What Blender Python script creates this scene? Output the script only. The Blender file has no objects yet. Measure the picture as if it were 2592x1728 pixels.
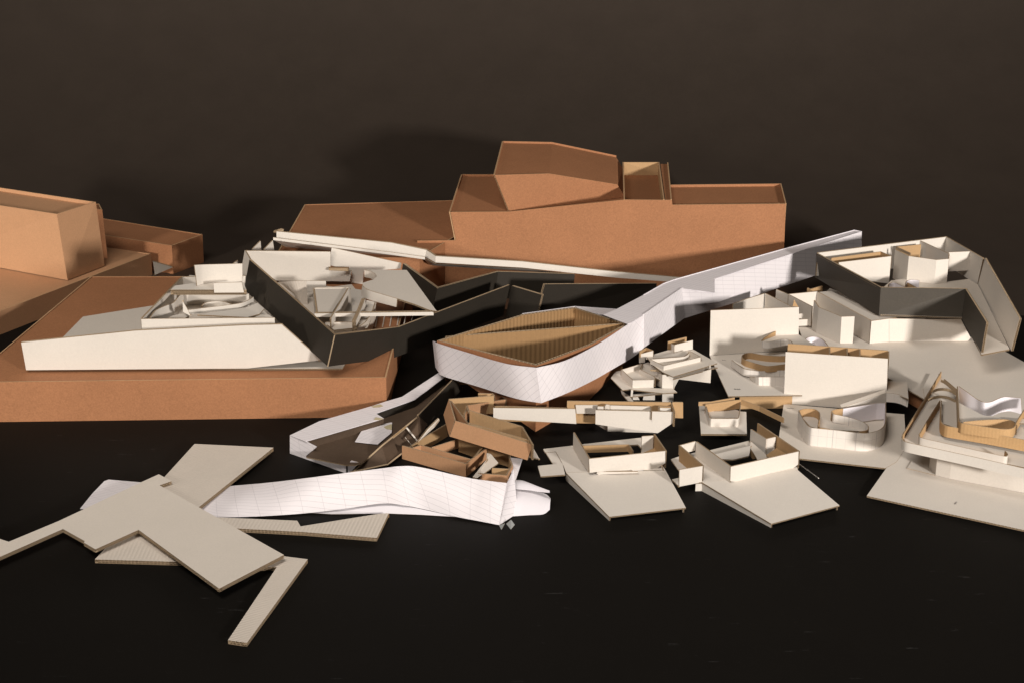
import bpy, math, random
from mathutils import Vector, Matrix
random.seed(7)
S = bpy.context.scene
COL = S.collection

# ------------------------------------------------------------------ camera
CAM_H, FPX, TILT, ROLL = 1.36, 4628.0, math.radians(20.0), math.radians(0.7)
cam = bpy.data.cameras.new('camera'); cam.sensor_width = 36.0
cam.lens = 36.0 * FPX / 2592.0; cam.clip_start = 0.05; cam.clip_end = 60
cob = bpy.data.objects.new('camera', cam); COL.objects.link(cob)
CROT = Matrix.Rotation(math.radians(90) - TILT, 3, 'X') @ Matrix.Rotation(ROLL, 3, 'Z')
cob.matrix_world = Matrix.Translation((0, 0, CAM_H)) @ CROT.to_4x4()
S.camera = cob
CPOS = Vector((0, 0, CAM_H))

# ------------------------------------------------------------------ studio light
S.view_settings.view_transform = 'Standard'; S.view_settings.look = 'None'
S.view_settings.exposure = 0.0; S.view_settings.gamma = 1.0
W = bpy.data.worlds.new('World'); S.world = W; W.use_nodes = True
W.node_tree.nodes['Background'].inputs[0].default_value = (1.0, 0.93, 0.86, 1)
W.node_tree.nodes['Background'].inputs[1].default_value = 0.012

def lamp(name, loc, target, size, watts, colour, size_y=None, spread=180):
    l = bpy.data.lights.new(name, 'AREA'); l.size = size; l.energy = watts; l.color = colour
    if size_y: l.shape = 'RECTANGLE'; l.size_y = size_y
    l.spread = math.radians(spread)
    o = bpy.data.objects.new(name, l); COL.objects.link(o)
    d = Vector(target) - Vector(loc)
    o.matrix_world = Matrix.Translation(loc) @ d.to_track_quat('-Z', 'Y').to_matrix().to_4x4()
    return o
lamp('key_lamp', (3.2, -1.55, 1.45), (0.95, 4.45, 0.45), 0.40, 76, (1.0, 0.965, 0.92), spread=72)
lamp('fill_lamp', (-3.0, 0.2, 1.2), (-1.7, 4.3, 0.15), 0.5, 17, (1.0, 0.95, 0.88), spread=56)
lamp('overhead_softbox', (-1.0, 1.0, 3.3), (0.05, 3.2, 0.0), 1.9, 24, (1.0, 0.95, 0.89), 1.3, spread=80)

# ------------------------------------------------------------------ measuring helpers
class View:
    """A magnified window of the survey photograph: turns a point in it into a place on a known plane."""
    def __init__(s, x0, y0, k): s.x0, s.y0, s.k = x0, y0, k
    def ray(s, u, v):
        x, y = s.x0 + u / s.k - 1296.0, s.y0 + v / s.k - 864.0
        return CROT @ Vector((x / FPX, -y / FPX, -1.0))
    def z(s, u, v, z=0.0):
        d = s.ray(u, v); return CPOS + d * ((z - CAM_H) / d.z)
    def y(s, u, v, y):
        d = s.ray(u, v); return CPOS + d * (y / d.y)
    def up(s, u, v, b):
        return Vector((b.x, b.y, s.y(u, v, b.y).z))
    def vp(s, u, v, P, Q):
        n = Vector((Q.y - P.y, P.x - Q.x, 0)); d = s.ray(u, v)
        return CPOS + d * ((P - CPOS).dot(n) / d.dot(n))
    def zs(s, pts, z): return [s.z(p[0], p[1], p[2] if len(p) > 2 else z) for p in pts]
    def ys(s, pts, y=None): return [s.y(p[0], p[1], p[2] if len(p) > 2 else y) for p in pts]
    def vps(s, pts, P, Q): return [s.vp(p[0], p[1], P, Q) for p in pts]
P_ = View(0, 0, 1); A = View(0, 460, 4); A6 = View(330, 590, 6); B = View(600, 570, 4); C = View(1080, 340, 4)
D = View(1080, 700, 4); E6 = View(1000, 960, 6); F = View(1240, 980, 4); G6 = View(1520, 830, 6)
H = View(2004, 570, 4); I = View(1700, 700, 4); J = View(1700, 960, 4); K = View(2004, 930, 4)
L = View(700, 900, 4); M = View(180, 1100, 4); N3 = View(680, 1100, 3); O = View(1630, 560, 4)
R1 = View(0, 400, 2.24); R3 = View(1000, 320, 2.138); R4 = View(0, 1050, 2.352)

# ------------------------------------------------------------------ materials
def nodes(name):
    m = bpy.data.materials.new(name); m.use_nodes = True
    nt = m.node_tree; b = nt.nodes['Principled BSDF']
    return m, nt, b
def N(nt, t, **kw):
    n = nt.nodes.new(t)
    for k, v in kw.items():
        if k.startswith('i_'):
            key = k[2:]; n.inputs[int(key) if key.isdigit() else key].default_value = v
        else: setattr(n, k, v)
    return n
def mth(nt, op, a, b=None):
    n = nt.nodes.new('ShaderNodeMath'); n.operation = op
    for i, x in enumerate((a, b)):
        if x is None: continue
        if isinstance(x, (int, float)): n.inputs[i].default_value = x
        else: nt.links.new(x, n.inputs[i])
    return n.outputs[0]
def mix(nt, fac, a, b, mode='MIX'):
    n = nt.nodes.new('ShaderNodeMix'); n.data_type = 'RGBA'; n.blend_type = mode
    for sock, x in ((0, fac), (6, a), (7, b)):
        if isinstance(x, (int, float)): n.inputs[sock].default_value = x
        elif isinstance(x, tuple): n.inputs[sock].default_value = (*x, 1)
        else: nt.links.new(x, n.inputs[sock])
    return n.outputs[2]
def paperish(name, col, rough=0.75, mottle=0.12, grain=0.14, wash=0.0, wash_pitch=0.008, lines=None, spec=0.18, scuff=0.0,
             tint=None):
    """Paper or board: mottled fibre colour, fine grain, optional washboard relief and printed rulings (uv in metres)."""
    m, nt, b = nodes(name)
    tc = N(nt, 'ShaderNodeTexCoord'); oc = tc.outputs['Object']; uv = tc.outputs['UV']
    n1 = N(nt, 'ShaderNodeTexNoise', i_Scale=9.0, i_Detail=4.0, i_Roughness=0.6); nt.links.new(oc, n1.inputs['Vector'])
    n2 = N(nt, 'ShaderNodeTexNoise', i_Scale=300.0, i_Detail=2.0, i_Roughness=0.7); nt.links.new(oc, n2.inputs['Vector'])
    n3 = N(nt, 'ShaderNodeTexNoise', i_Scale=60.0, i_Detail=5.0, i_Roughness=0.7); nt.links.new(oc, n3.inputs['Vector'])
    f1 = mth(nt, 'MULTIPLY', mth(nt, 'SUBTRACT', n1.outputs[0], 0.5), 2 * mottle)
    f2 = mth(nt, 'MULTIPLY', mth(nt, 'SUBTRACT', n2.outputs[0], 0.5), 2 * grain)
    f3 = mth(nt, 'MULTIPLY', mth(nt, 'SUBTRACT', n3.outputs[0], 0.5), mottle)
    k = mth(nt, 'ADD', mth(nt, 'ADD', mth(nt, 'ADD', f1, f2), f3), 1.0)
    cr = N(nt, 'ShaderNodeCombineXYZ')
    for i in range(3): nt.links.new(k, cr.inputs[i])
    c = mix(nt, 1.0, col, cr.outputs[0], 'MULTIPLY')
    height = mth(nt, 'MULTIPLY', n2.outputs[0], 0.3)
    if lines:
        sx = N(nt, 'ShaderNodeSeparateXYZ'); nt.links.new(uv, sx.inputs[0])
        tot = None
        for (ang, pitch, w, str_) in lines:
            a = math.radians(ang)
            t = mth(nt, 'ADD', mth(nt, 'MULTIPLY', sx.outputs[0], math.sin(a) / pitch), mth(nt, 'MULTIPLY', sx.outputs[1], math.cos(a) / pitch))
            g = mth(nt, 'LESS_THAN', mth(nt, 'FRACT', t), w / pitch)
            g = mth(nt, 'MULTIPLY', g, str_)
            tot = g if tot is None else mth(nt, 'MAXIMUM', tot, g)
        c = mix(nt, tot, c, (0.16, 0.14, 0.16))
    if wash:
        wv = N(nt, 'ShaderNodeSeparateXYZ'); nt.links.new(uv, wv.inputs[0])
        wob = mth(nt, 'MULTIPLY', n3.outputs[0], 0.7)
        sw = mth(nt, 'SINE', mth(nt, 'ADD', mth(nt, 'MULTIPLY', wv.outputs[0], 2 * math.pi / wash_pitch), wob))
        height = mth(nt, 'ADD', height, mth(nt, 'MULTIPLY', sw, wash))
    if scuff:
        n4 = N(nt, 'ShaderNodeTexNoise', i_Scale=34.0, i_Detail=6.0, i_Roughness=0.75)
        mp = N(nt, 'ShaderNodeMapping'); mp.inputs['Scale'].default_value = (0.35, 2.2, 1); mp.inputs['Rotation'].default_value = (0, 0, 0.5)
        nt.links.new(oc, mp.inputs[0]); nt.links.new(mp.outputs[0], n4.inputs['Vector'])
        g = mth(nt, 'MULTIPLY', mth(nt, 'GREATER_THAN', n4.outputs[0], 0.655), scuff)
        c = mix(nt, g, c, tuple(min(1, x * 3 + 0.05) for x in col))
    nt.links.new(c, b.inputs['Base Color'])
    bp = N(nt, 'ShaderNodeBump', i_Strength=0.35, i_Distance=0.0012); nt.links.new(height, bp.inputs['Height'])
    nt.links.new(bp.outputs[0], b.inputs['Normal'])
    if tint: b.inputs['Specular Tint'].default_value = (*tint, 1)
    b.inputs['Roughness'].default_value = rough; b.inputs['Specular IOR Level'].default_value = spec
    return m
BOARD = paperish('white_board', (0.618, 0.556, 0.488), mottle=0.05, grain=0.07, wash=0.03, wash_pitch=0.0045)
GREYB = paperish('grey_washboard', (0.58, 0.505, 0.43), mottle=0.07, grain=0.10, wash=0.30, wash_pitch=0.0065)
SHADEGREY = paperish('grey_and_shaded_board', (0.61, 0.54, 0.465), mottle=0.05, grain=0.08)  # white board toned slightly darker for shaded faces; also serves the loose grey sheets
PAPER = paperish('ruled_paper', (0.74, 0.682, 0.684), mottle=0.03, grain=0.03, rough=0.6,
                 lines=((12, 0.0095, 0.0008, 0.27), (78, 0.036, 0.0009, 0.25)))
PAPERD = paperish('diamond_ruled_paper', (0.74, 0.682, 0.684), mottle=0.03, grain=0.03, rough=0.6,
                  lines=((-34, 0.0105, 0.0008, 0.30), (58, 0.034, 0.0009, 0.24)))
PLAIN = paperish('plain_paper', (0.68, 0.63, 0.645), mottle=0.03, grain=0.03, rough=0.55, spec=0.25)
PENCIL = paperish('pencil_ruled_board', (0.66, 0.60, 0.54), mottle=0.04, grain=0.05,
                  lines=((90, 0.043, 0.0011, 0.5), (90, 0.0170, 0.0007, 0.22), (0, 0.021, 0.0006, 0.3)))
KRAFT = paperish('kraft_liner', (0.42, 0.262, 0.132), mottle=0.09, grain=0.12, wash=0.10, wash_pitch=0.008)
KRAFTW = paperish('kraft_washboard', (0.31, 0.178, 0.080), mottle=0.14, grain=0.12, wash=1.0, wash_pitch=0.0102)
KRAFTB = paperish('kraft_band_liner', (0.45, 0.275, 0.130), mottle=0.10, grain=0.12, wash=0.14, wash_pitch=0.0062)
KRAFTO = paperish('pale_brown_board', (0.47, 0.255, 0.135), mottle=0.08, grain=0.16)
CARTON = paperish('brown_carton', (0.335, 0.148, 0.069), mottle=0.13, grain=0.34, rough=0.7)
BLACKB = paperish('black_board', (0.0275, 0.0215, 0.0155), mottle=0.18, grain=0.25, rough=0.65, spec=0.25)
UMBER = paperish('umber_board', (0.085, 0.055, 0.036), mottle=0.25, grain=0.2, rough=0.7)
EDGEK = paperish('cut_edge', (0.36, 0.26, 0.165), mottle=0.15, grain=0.25, rough=0.85)
EDGEC = paperish('carton_edge', (0.46, 0.28, 0.15), mottle=0.12, grain=0.2, rough=0.85)
FLUTE = paperish('flute_kraft', (0.26, 0.16, 0.085), mottle=0.2, grain=0.3, rough=0.9)

# ------------------------------------------------------------------ mesh building
class MB:
    def __init__(s): s.v, s.f, s.m, s.uv, s.sm = [], [], [], [], []
    def face(s, pts, mat, uvs=None, smooth=False):
        i = len(s.v); s.v += [tuple(p) for p in pts]
        s.f.append(tuple(range(i, i + len(pts)))); s.m.append(mat); s.sm.append(smooth)
        s.uv += uvs if uvs else [(0.0, 0.0)] * len(pts)
    def grid(s, rows, mat, uvrows=None, smooth=True):
        """rows: list of equally long point rows, shared vertices."""
        i = len(s.v); n = len(rows[0])
        for r in rows: s.v += [tuple(p) for p in r]
        for a in range(len(rows) - 1):
            for b in range(n - 1):
                q = (i + a * n + b, i + a * n + b + 1, i + (a + 1) * n + b + 1, i + (a + 1) * n + b)
                s.f.append(q); s.m.append(mat); s.sm.append(smooth)
                if uvrows: s.uv += [uvrows[a][b], uvrows[a][b + 1], uvrows[a + 1][b + 1], uvrows[a + 1][b]]
                else: s.uv += [(0.0, 0.0)] * 4
    def build(s, name, mats, parent=None, orient=True):
        me = bpy.data.meshes.new(name); me.from_pydata(s.v, [], s.f)
        for m in mats: me.materials.append(m)
        me.polygons.foreach_set('material_index', s.m); me.polygons.foreach_set('use_smooth', s.sm)
        ul = me.uv_layers.new(name='UVMap')
        flat = [c for p in s.uv for c in p]; ul.data.foreach_set('uv', flat)
        me.update()
        o = bpy.data.objects.new(name, me); COL.objects.link(o)
        if parent: o.parent = parent
        return o

THINGS = []
def thing(name, label, cat, group=None):
    e = bpy.data.objects.new(name, None); COL.objects.link(e); e.empty_display_size = 0.05
    e['label'] = label; e['category'] = cat
    if group: e['group'] = group
    THINGS.append(e); return e
def settle():
    """Move every thing's Empty to the base of its parts."""
    for e in THINGS:
        kids = [c for c in e.children_recursive if c.type == 'MESH']
        ps = [Vector(v.co) for c in kids for v in c.data.vertices]
        lo = Vector([min(p[i] for p in ps) for i in range(3)]); hi = Vector([max(p[i] for p in ps) for i in range(3)])
        c = Vector(((lo.x + hi.x) / 2, (lo.y + hi.y) / 2, lo.z)); e.location = c
        for k in kids: k.data.transform(Matrix.Translation(-c))

def newell(p):
    n = Vector((0, 0, 0))
    for i in range(len(p)):
        a, b = p[i], p[(i + 1) % len(p)]
        n += Vector(((a.y - b.y) * (a.z + b.z), (a.z - b.z) * (a.x + b.x), (a.x - b.x) * (a.y + b.y)))
    return n.normalized()

def fluted_edge(mb, a, b, a2, b2, inn, ply, pitch, depth, mat_edge, mat_flute):
    """Cut edge of corrugated board: liners standing proud, a real wavy flute between them."""
    L_ = (b - a).length
    if L_ < 1e-5: return
    bands, l = [], 0.10 / ply
    for k in range(ply): bands.append((k / ply + l, (k + 1) / ply - l))
    ln = lambda s, t: (a.lerp(b, s)).lerp(a2.lerp(b2, s), t)
    prev = 0.0
    dv = inn * depth
    for (t0, t1) in bands:
        mb.face([ln(0, prev), ln(1, prev), ln(1, t0), ln(0, t0)], mat_edge)
        mb.face([ln(0, t0), ln(1, t0), ln(1, t0) + dv, ln(0, t0) + dv], mat_edge)
        mb.face([ln(0, t0) + dv, ln(1, t0) + dv, ln(1, t1) + dv, ln(0, t1) + dv], mat_flute)
        mb.face([ln(0, t1) + dv, ln(1, t1) + dv, ln(1, t1), ln(0, t1)], mat_edge)
        n = max(4, int(round(L_ / pitch)) * 4); ph = random.random() * 6
        th = 0.13 * (t1 - t0)
        r0, r1, r2, r3 = [], [], [], []
        for i in range(n + 1):
            s = i / n; w = 0.5 + 0.5 * math.sin(ph + s * n * math.pi / 2)
            t = t0 + (t1 - t0 - th) * w
            r0.append(ln(s, t)); r1.append(ln(s, t + th)); r2.append(ln(s, t) + dv); r3.append(ln(s, t + th) + dv)
        mb.grid([r2, r0, r1, r3], mat_edge, smooth=False)
        prev = t1
    mb.face([ln(0, prev), ln(1, prev), ln(1, 1), ln(0, 1)], mat_edge)

def board(mb, fr, bk, sides, ply, pitch, uvf=None, faces=None, smooth=False):
    """Solid board between outline fr and outline bk. sides: per edge, 2 fluted, 1 plain, 0 none. slots 0 front 1 back 2 edge 3 flute."""
    n = len(fr)
    uvf = uvf or [(0.0, 0.0)] * n
    if faces is None: faces = [(0, 1, 2), (0, 2, 3)] if n == 4 else [tuple(range(n))]
    for q in faces:
        mb.face([fr[i] for i in q], 0, [uvf[i] for i in q], smooth)
        mb.face([bk[i] for i in reversed(q)], 1, [uvf[i] for i in reversed(q)], smooth)
    nrm = newell(fr)
    for i in range(n):
        j = (i + 1) % n
        k = sides[i]
        if not k: continue
        if k == 1 or (fr[j] - fr[i]).length < 0.004:
            mb.face([fr[i], fr[j], bk[j], bk[i]], 2)
        else:
            e = (fr[j] - fr[i]).normalized(); inn = nrm.cross(e).normalized()
            t = (bk[i] - fr[i]).length
            fluted_edge(mb, fr[i], fr[j], bk[i], bk[j], inn, ply, pitch, min(0.005, 0.9 * t), 2, 3)

def plate(th, name, pts, t=0.003, fm=None, bm=None, em=None, ply=1, pitch=0.0045, flute=True, label=None, flip=False):
    """Flat board; pts is its outline on the side towards the viewer, the thickness goes away from it."""
    fm = fm or BOARD; bm = bm or fm; em = em or EDGEK
    if .002 < t < .006 and ply == 1: t *= .78
    n = newell(pts); c = sum(pts, Vector()) / len(pts)
    if (n.dot(CPOS - c) < 0) != flip: pts = list(reversed(pts)); n = -n
    ux = (pts[1] - pts[0]); ux = (ux - n * ux.dot(n)).normalized(); uy = n.cross(ux)
    uv = [((p - c).dot(ux), (p - c).dot(uy)) for p in pts]
    bk = [p - n * t for p in pts]
    mb = MB(); board(mb, pts, bk, [2 if flute else 1] * len(pts), ply, pitch, uv)
    o = mb.build(name, [fm, bm, em, FLUTE], th)
    if label: o['label'] = label
    return o

def catmull(p, n):
    if n <= 1 or len(p) < 3: return list(p)
    out = []
    q = [p[0] * 2 - p[1]] + list(p) + [p[-1] * 2 - p[-2]]
    for i in range(1, len(q) - 2):
        for k in range(n):
            t = k / n; a, b, c, d = q[i - 1], q[i], q[i + 1], q[i + 2]
            out.append(0.5 * ((2 * b) + (c - a) * t + (2 * a - 5 * b + 4 * c - d) * t * t + (3 * b - a - 3 * c + d) * t ** 3))
    out.append(p[-1]); return out

def run(th, name, tops, bots, t=0.003, side='L', fm=None, bm=None, em=None, ply=1, pitch=0.0045, single=False, closed=False,
        smooth=0, flute=True, botplain=True, label=None, uvscale=1.0):
    """Upright walls along a line seen from above; mitred corners; one part per straight panel, or one bent part."""
    fm = fm or BOARD; bm = bm or fm; em = em or EDGEK
    if .002 < t < .006 and ply == 1: t *= .78
    tops = [Vector(p) for p in tops]
    if isinstance(bots, (int, float)): bots = [p - Vector((0, 0, bots)) for p in tops]
    if smooth: tops, bots = catmull(tops, smooth), catmull(bots, smooth); single = True
    n = len(tops); sg = 1 if side == 'L' else -1
    def off(pts):
        res = []
        for i in range(n):
            ds = []
            if closed or i > 0: ds.append(pts[i] - pts[i - 1])
            if closed or i < n - 1: ds.append(pts[(i + 1) % n] - pts[i])
            ns = []
            for d in ds:
                d = Vector((d.x, d.y, 0)); d = d.normalized() if d.length > 1e-7 else Vector((1, 0, 0))
                ns.append(Vector((-d.y, d.x, 0)) * sg)
            m = sum(ns, Vector()); m = m.normalized() if m.length > 1e-4 else ns[0]
            k = 1.0 / max(0.45, m.dot(ns[0]))
            res.append(pts[i] + m * (t * k))
        return res
    to, bo = off(tops), off(bots)
    s = [0.0]
    for i in range(1, n + (1 if closed else 0)): s.append(s[-1] + (tops[i % n] - tops[i - 1]).length)
    out = []
    segs = [(i, (i + 1) % n) for i in range(n if closed else n - 1)]
    mb = MB()
    for k, (i, j) in enumerate(segs):
        fr = [bots[i], bots[j], tops[j], tops[i]]; bk = [bo[i], bo[j], to[j], to[i]]
        hi, hj = (tops[i] - bots[i]).length, (tops[j] - bots[j]).length
        uv = [(s[k], 0), (s[k + 1], 0), (s[k + 1], hj), (s[k], hi)]
        fl = 2 if flute else 1
        first, last = (not closed and k == 0), (not closed and k == len(segs) - 1)
        flip = newell(fr).dot((bk[0] - fr[0]) + (bk[2] - fr[2])) > 0
        sides = [1 if botplain else fl, fl if last else 0, fl, fl if first else 0]
        if flip:
            fr, bk, uv = [fr[i2] for i2 in (1, 0, 3, 2)], [bk[i2] for i2 in (1, 0, 3, 2)], [uv[i2] for i2 in (1, 0, 3, 2)]
            sides = [sides[0], sides[3], sides[2], sides[1]]
        board(mb, fr, bk, sides, ply, pitch, uv, None, False)
        if not single:
            o = mb.build(name, [fm, bm, em, FLUTE], th); out.append(o); mb = MB()
            if label: o['label'] = label
    if single:
        if smooth:
            # replace flat faces' shading by smooth ones for the two big skins
            pass
        o = mb.build(name, [fm, bm, em, FLUTE], th); out.append(o)
        if smooth:
            me = o.data
            import bmesh
            bm_ = bmesh.new(); bm_.from_mesh(me)
            bmesh.ops.remove_doubles(bm_, verts=bm_.verts, dist=1e-6)
            for f in bm_.faces:
                if f.material_index < 2: f.smooth = True
            for e in bm_.edges:
                if any(f.material_index >= 2 for f in e.link_faces): e.smooth = False
            bm_.to_mesh(me); bm_.free()
        if label: o['label'] = label
    return out

GRAPHITE = paperish('graphite', (0.10, 0.09, 0.085), mottle=.2, grain=.3, rough=.5)
def pencil(th, view, z, strokes, w=.0006):
    """Small illegible pencil strokes lying on a sheet at height z."""
    mb = MB()
    for (u0, v0, u1, v1) in strokes:
        a, b = view.z(u0, v0, z), view.z(u1, v1, z); d = (b - a).normalized(); n = Vector((-d.y, d.x, 0)) * w
        mb.face([a - n, b - n, b + n, a + n], 0)
    mb.build('pencil_mark', [GRAPHITE], th)
PALE = dict(t=0.004, fm=KRAFTO, bm=KRAFTO, em=EDGEC, flute=False)
CAR = dict(t=0.004, fm=CARTON, bm=CARTON, em=EDGEC, flute=False)
V3 = Vector
def drop(pts, z): return [V3((p.x, p.y, z)) for p in pts]
def lift(pts, dz): return [p + V3((0, 0, dz)) for p in pts]
def poly_centre(p): return sum(p, V3()) / len(p)
def shrink(pts, d):
    c = poly_centre(pts); return [p + (c - p).normalized() * d for p in pts]

# ================================================================== setting
def sheet(name, rows, mat):
    mb = MB(); mb.grid(rows, 0); o = mb.build(name, [mat]); o['kind'] = 'structure'; return o
TABLE = paperish('black_table_paper', (0.0058, 0.0047, 0.0036), mottle=0.12, grain=0.18, rough=0.66, spec=0.10, scuff=0.30)
BACK = paperish('black_backdrop_paper', (0.0240, 0.0174, 0.0130), mottle=0.24, grain=0.25, rough=0.56, spec=1.0, tint=(1.0, 0.80, 0.66))
xs = [-4.0 + 0.5 * i for i in range(17)]
YS, YB, R_ = 3.95, 4.42, 1.45
sheet('table_surface', [[V3((x, y, 0)) for x in xs] for y in [0.3 + (YS - .3) * i / 20 for i in range(21)]], TABLE)
prof = [(YS, 0.0), (4.1, 0.0), (4.25, 0.0)] + [(YB + R_ * math.sin(a), R_ * (1 - math.cos(a))) for a in [math.pi / 2 * k / 24 for k in range(25)]] + [(YB + R_, R_ + .6 * k) for k in range(1, 5)]
sheet('backdrop', [[V3((x, y, z)) for x in xs] for y, z in prof], BACK)

# ================================================================== big brown cartons
th = thing('cardboard_box', 'large low brown carton at left whose flat lid carries the white walled model', 'carton')
fb = P_.z(980, 1054, 0); hb = P_.up(977.5, 954.5, fb).z
lid = P_.zs([(-90, 967), (977.5, 954.5), (1043, 699), (230, 700)], hb)
run(th, 'carton_side', lid, drop(lid, 0), closed=True, **CAR)
plate(th, 'lid', lift(shrink(lid, 0.004), -0.0012), **CAR)
for u0, v0, u1, v1 in ((1420, 928, 1400, 1035), (1492, 926, 1472, 1035), (1565, 924, 1545, 1030), (1638, 922, 1620, 1020), (1708, 920, 1690, 1005), (1780, 918, 1765, 970), (1345, 960, 1328, 1040)):
    a, b = B.z(u0, v0, hb), B.z(u1, v1, hb); w = V3((0.0011, 0, 0))
    mb = MB(); mb.face([a - w + V3((0, 0, .0006)), b - w + V3((0, 0, .0006)), b + w + V3((0, 0, .0006)), a + w + V3((0, 0, .0006))], 0)
    mb.build('score_line', [SHADEGREY], th)

th = thing('cardboard_plinth', 'long brown carton plinth at the left edge under the tall lit box', 'carton')
cb = A.z(1565, 945, 0); hp = A.up(1530, 732, cb).z
pl = [A.z(-600, 1538, hp), A.z(1530, 730, hp), A.z(-600, 432, hp), A.z(-900, 900, hp)]
run(th, 'carton_side', pl, drop(pl, 0), closed=True, **PALE)
plate(th, 'lid', lift(shrink(pl, 0.004), -0.0012), **PALE)

th = thing('cardboard_box', 'tall brightly lit brown carton standing on the plinth at far left', 'carton')
b_fr, b_br, b_fl = A.z(685, 1003, hp), A.z(1060, 857, hp), A.z(-600, 763, hp)
b_bl = b_fl + (b_br - b_fr)
z1 = A.up(575, 330, b_fr).z
tp = [A.z(-600, 153, z1), A.z(575, 330, z1), A.z(970, 207, z1), A.z(-600, -30, z1)]
run(th, 'carton_side', tp, lift([b_fl, b_fr, b_br, b_bl], .0008), closed=True, **PALE)
plate(th, 'lid', lift(shrink(tp, 0.006), -0.008), **PALE)

th = thing('cardboard_box', 'narrow brown carton peeking out behind the right side of the tall lit box', 'carton')
yy = b_br.y + 0.055
q1, q0 = A.y(1035, 285, yy), A.y(1092, 800, yy); q0.z = hp + .0008
c4 = [q1 + V3((-.055, .006, 0)), q1, q1 + V3((-.018, .05, 0)), q1 + V3((-.07, .052, 0))]
run(th, 'carton_side', c4, [V3((p.x + q0.x - q1.x, p.y, q0.z)) for p in c4], closed=True, **CAR)
plate(th, 'lid', lift(shrink(c4, 0.006), -0.003), **CAR)

th = thing('cardboard_box', 'long dark brown carton in the shade behind the plinth', 'carton')
c0 = A.z(1757, 937, 0); zb = A.up(1740, 650, c0).z
tp = A.zs([(700, 488), (1740, 650), (2050, 535), (700, 318)], zb)
run(th, 'carton_side', tp, drop(tp, 0), closed=True, **CAR)
plate(th, 'lid', lift(shrink(tp, 0.004), -0.0012), **CAR)

th = thing('board_offcut', 'small grey triangle of board leaning in the shade beside the dark carton', 'board scrap')
plate(th, 'triangle', [A.y(1548, 810, c0.y - .07), A.y(1750, 868, c0.y - .05), A.z(1568, 946, 0.0)], .003, SHADEGREY)

# ---------------------------------------------------------------- back building
th = thing('cardboard_building', 'stepped brown carton building with an overhanging top storey at the back', 'cardboard model')
PB, QB = P_.z(1056, 730, 0), P_.z(1985, 722, 0)
fr = [R3.vp(u, v, PB, QB) for u, v in [(120, 620), (330, 618), (300, 465), (620, 463), (1245, 398), (1498, 400), (1502, 426), (2115, 420)]]
fr += [P_.vp(1981, 722, PB, QB), PB]
fr[-1].z = fr[-2].z = 0.0
plate(th, 'front_wall', fr, .004, CARTON, CARTON, EDGEC, flute=False)
zL = R3.vp(300, 465, PB, QB).z
bk = C.zs([(239, 792), (360, 410), (2000, 408)], zL)
bk[0] += V3((0, .0045, 0))
sh_ = fr[1] - fr[2]
run(th, 'side_wall', bk[:2], [bk[0] + sh_, bk[1] + sh_], t=.004, side='L', fm=CARTON, em=EDGEC, flute=False)
run(th, 'side_wall', [bk[1] + V3((.0005, 0, 0)), bk[2]], 0.12, t=.004, side='L', fm=CARTON, em=EDGEC, flute=False)
rp = C.zs([(245, 795), (366, 418), (2000, 414), (2000, 760), (1700, 792)], zL - .005)
for p in rp[:1] + rp[-2:]: p.y += .006
plate(th, 'roof_panel', rp, .004, CARTON, em=EDGEC, flute=False)
Pu, Qu = C.z(835, 787, zL - .004), C.z(2000, 640, zL - .004)
Pu.y += .004
a, b, c, d = [C.vp(u, v, Pu, Qu) for u, v in [(690, 415), (1240, 400), (1930, 510), (2000, 625)]]
plate(th, 'upper_front_wall', [Pu, a, b, c, d, Qu], .004, CARTON, em=EDGEC, flute=False)
a2, b2, c2 = C.z(775, 73, a.z), C.z(1270, 83, b.z), C.z(1920, 218, c.z)
d2 = C.z(1990, 330, (c.z + d.z) / 2)
dn = V3((0, 0, -.0045)); ins = V3((0, .003, 0))
for q in ([a, b, b2, a2], [b, c, c2, b2], [c, d, d2, c2]):
    plate(th, 'upper_roof_panel', [q[0] + dn + ins, q[1] + dn + ins, q[2] + dn, q[3] + dn], .004, CARTON, em=EDGEC, flute=False)
sh_ = Pu - a
run(th, 'upper_side_wall', [a + ins * 1.5, a2], [a + ins * 1.5 + sh_, a2 + sh_], t=.004, side='L', fm=CARTON, em=EDGEC, flute=False)
run(th, 'upper_side_wall', [a2 + V3((.0005, 0, 0)), b2, c2], [V3((p.x, p.y, zL)) for p in (a2, b2, c2)], t=.004, side='L', fm=CARTON, em=EDGEC, flute=False)
zO = R3.vp(1245, 398, PB, QB).z
o4 = R3.zs([(1245, 398), (1238, 196), (1424, 196), (1452, 399)], zO)
o4[0].y += .005; o4[3].y += .005
zf = R3.up(1240, 266, o4[1]).z
run(th, 'open_bay_wall', o4, [V3((p.x, p.y, zf - .02)) for p in o4], t=.004, side='L', fm=KRAFT, bm=CARTON, em=EDGEC, flute=False)
plate(th, 'open_bay_floor', [V3((p.x, p.y, zf)) for p in o4], .004, CARTON, em=EDGEC, flute=False)
o5 = R3.zs([(1472, 196), (1492, 399)], zO); o5[1].y += .005
run(th, 'open_bay_wall', o5, .14, t=.004, side='L', fm=CARTON, em=EDGEC, flute=False)
plate(th, 'ledge', lift([o4[2] + V3((.006, 0, 0)), o5[0], o5[1], o4[3] + V3((.006, 0, 0))], -.004), .004, CARTON, em=EDGEC, flute=False)
zR = R3.vp(1502, 426, PB, QB).z
r3 = R3.zs([(2112, 420), (2084, 312), (1490, 318)], zR); r3[0].y += .0045
run(th, 'side_wall', r3, [V3((p.x, p.y, 0)) for p in r3], t=.004, side='R', fm=CARTON, em=EDGEC, flute=False)
rr = R3.zs([(1503, 426), (2108, 420), (2081, 316), (1490, 320)], zR - .006); rr[0].y += .006; rr[1].y += .006
plate(th, 'roof_panel', rr, .004, CARTON, em=EDGEC, flute=False)
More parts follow.
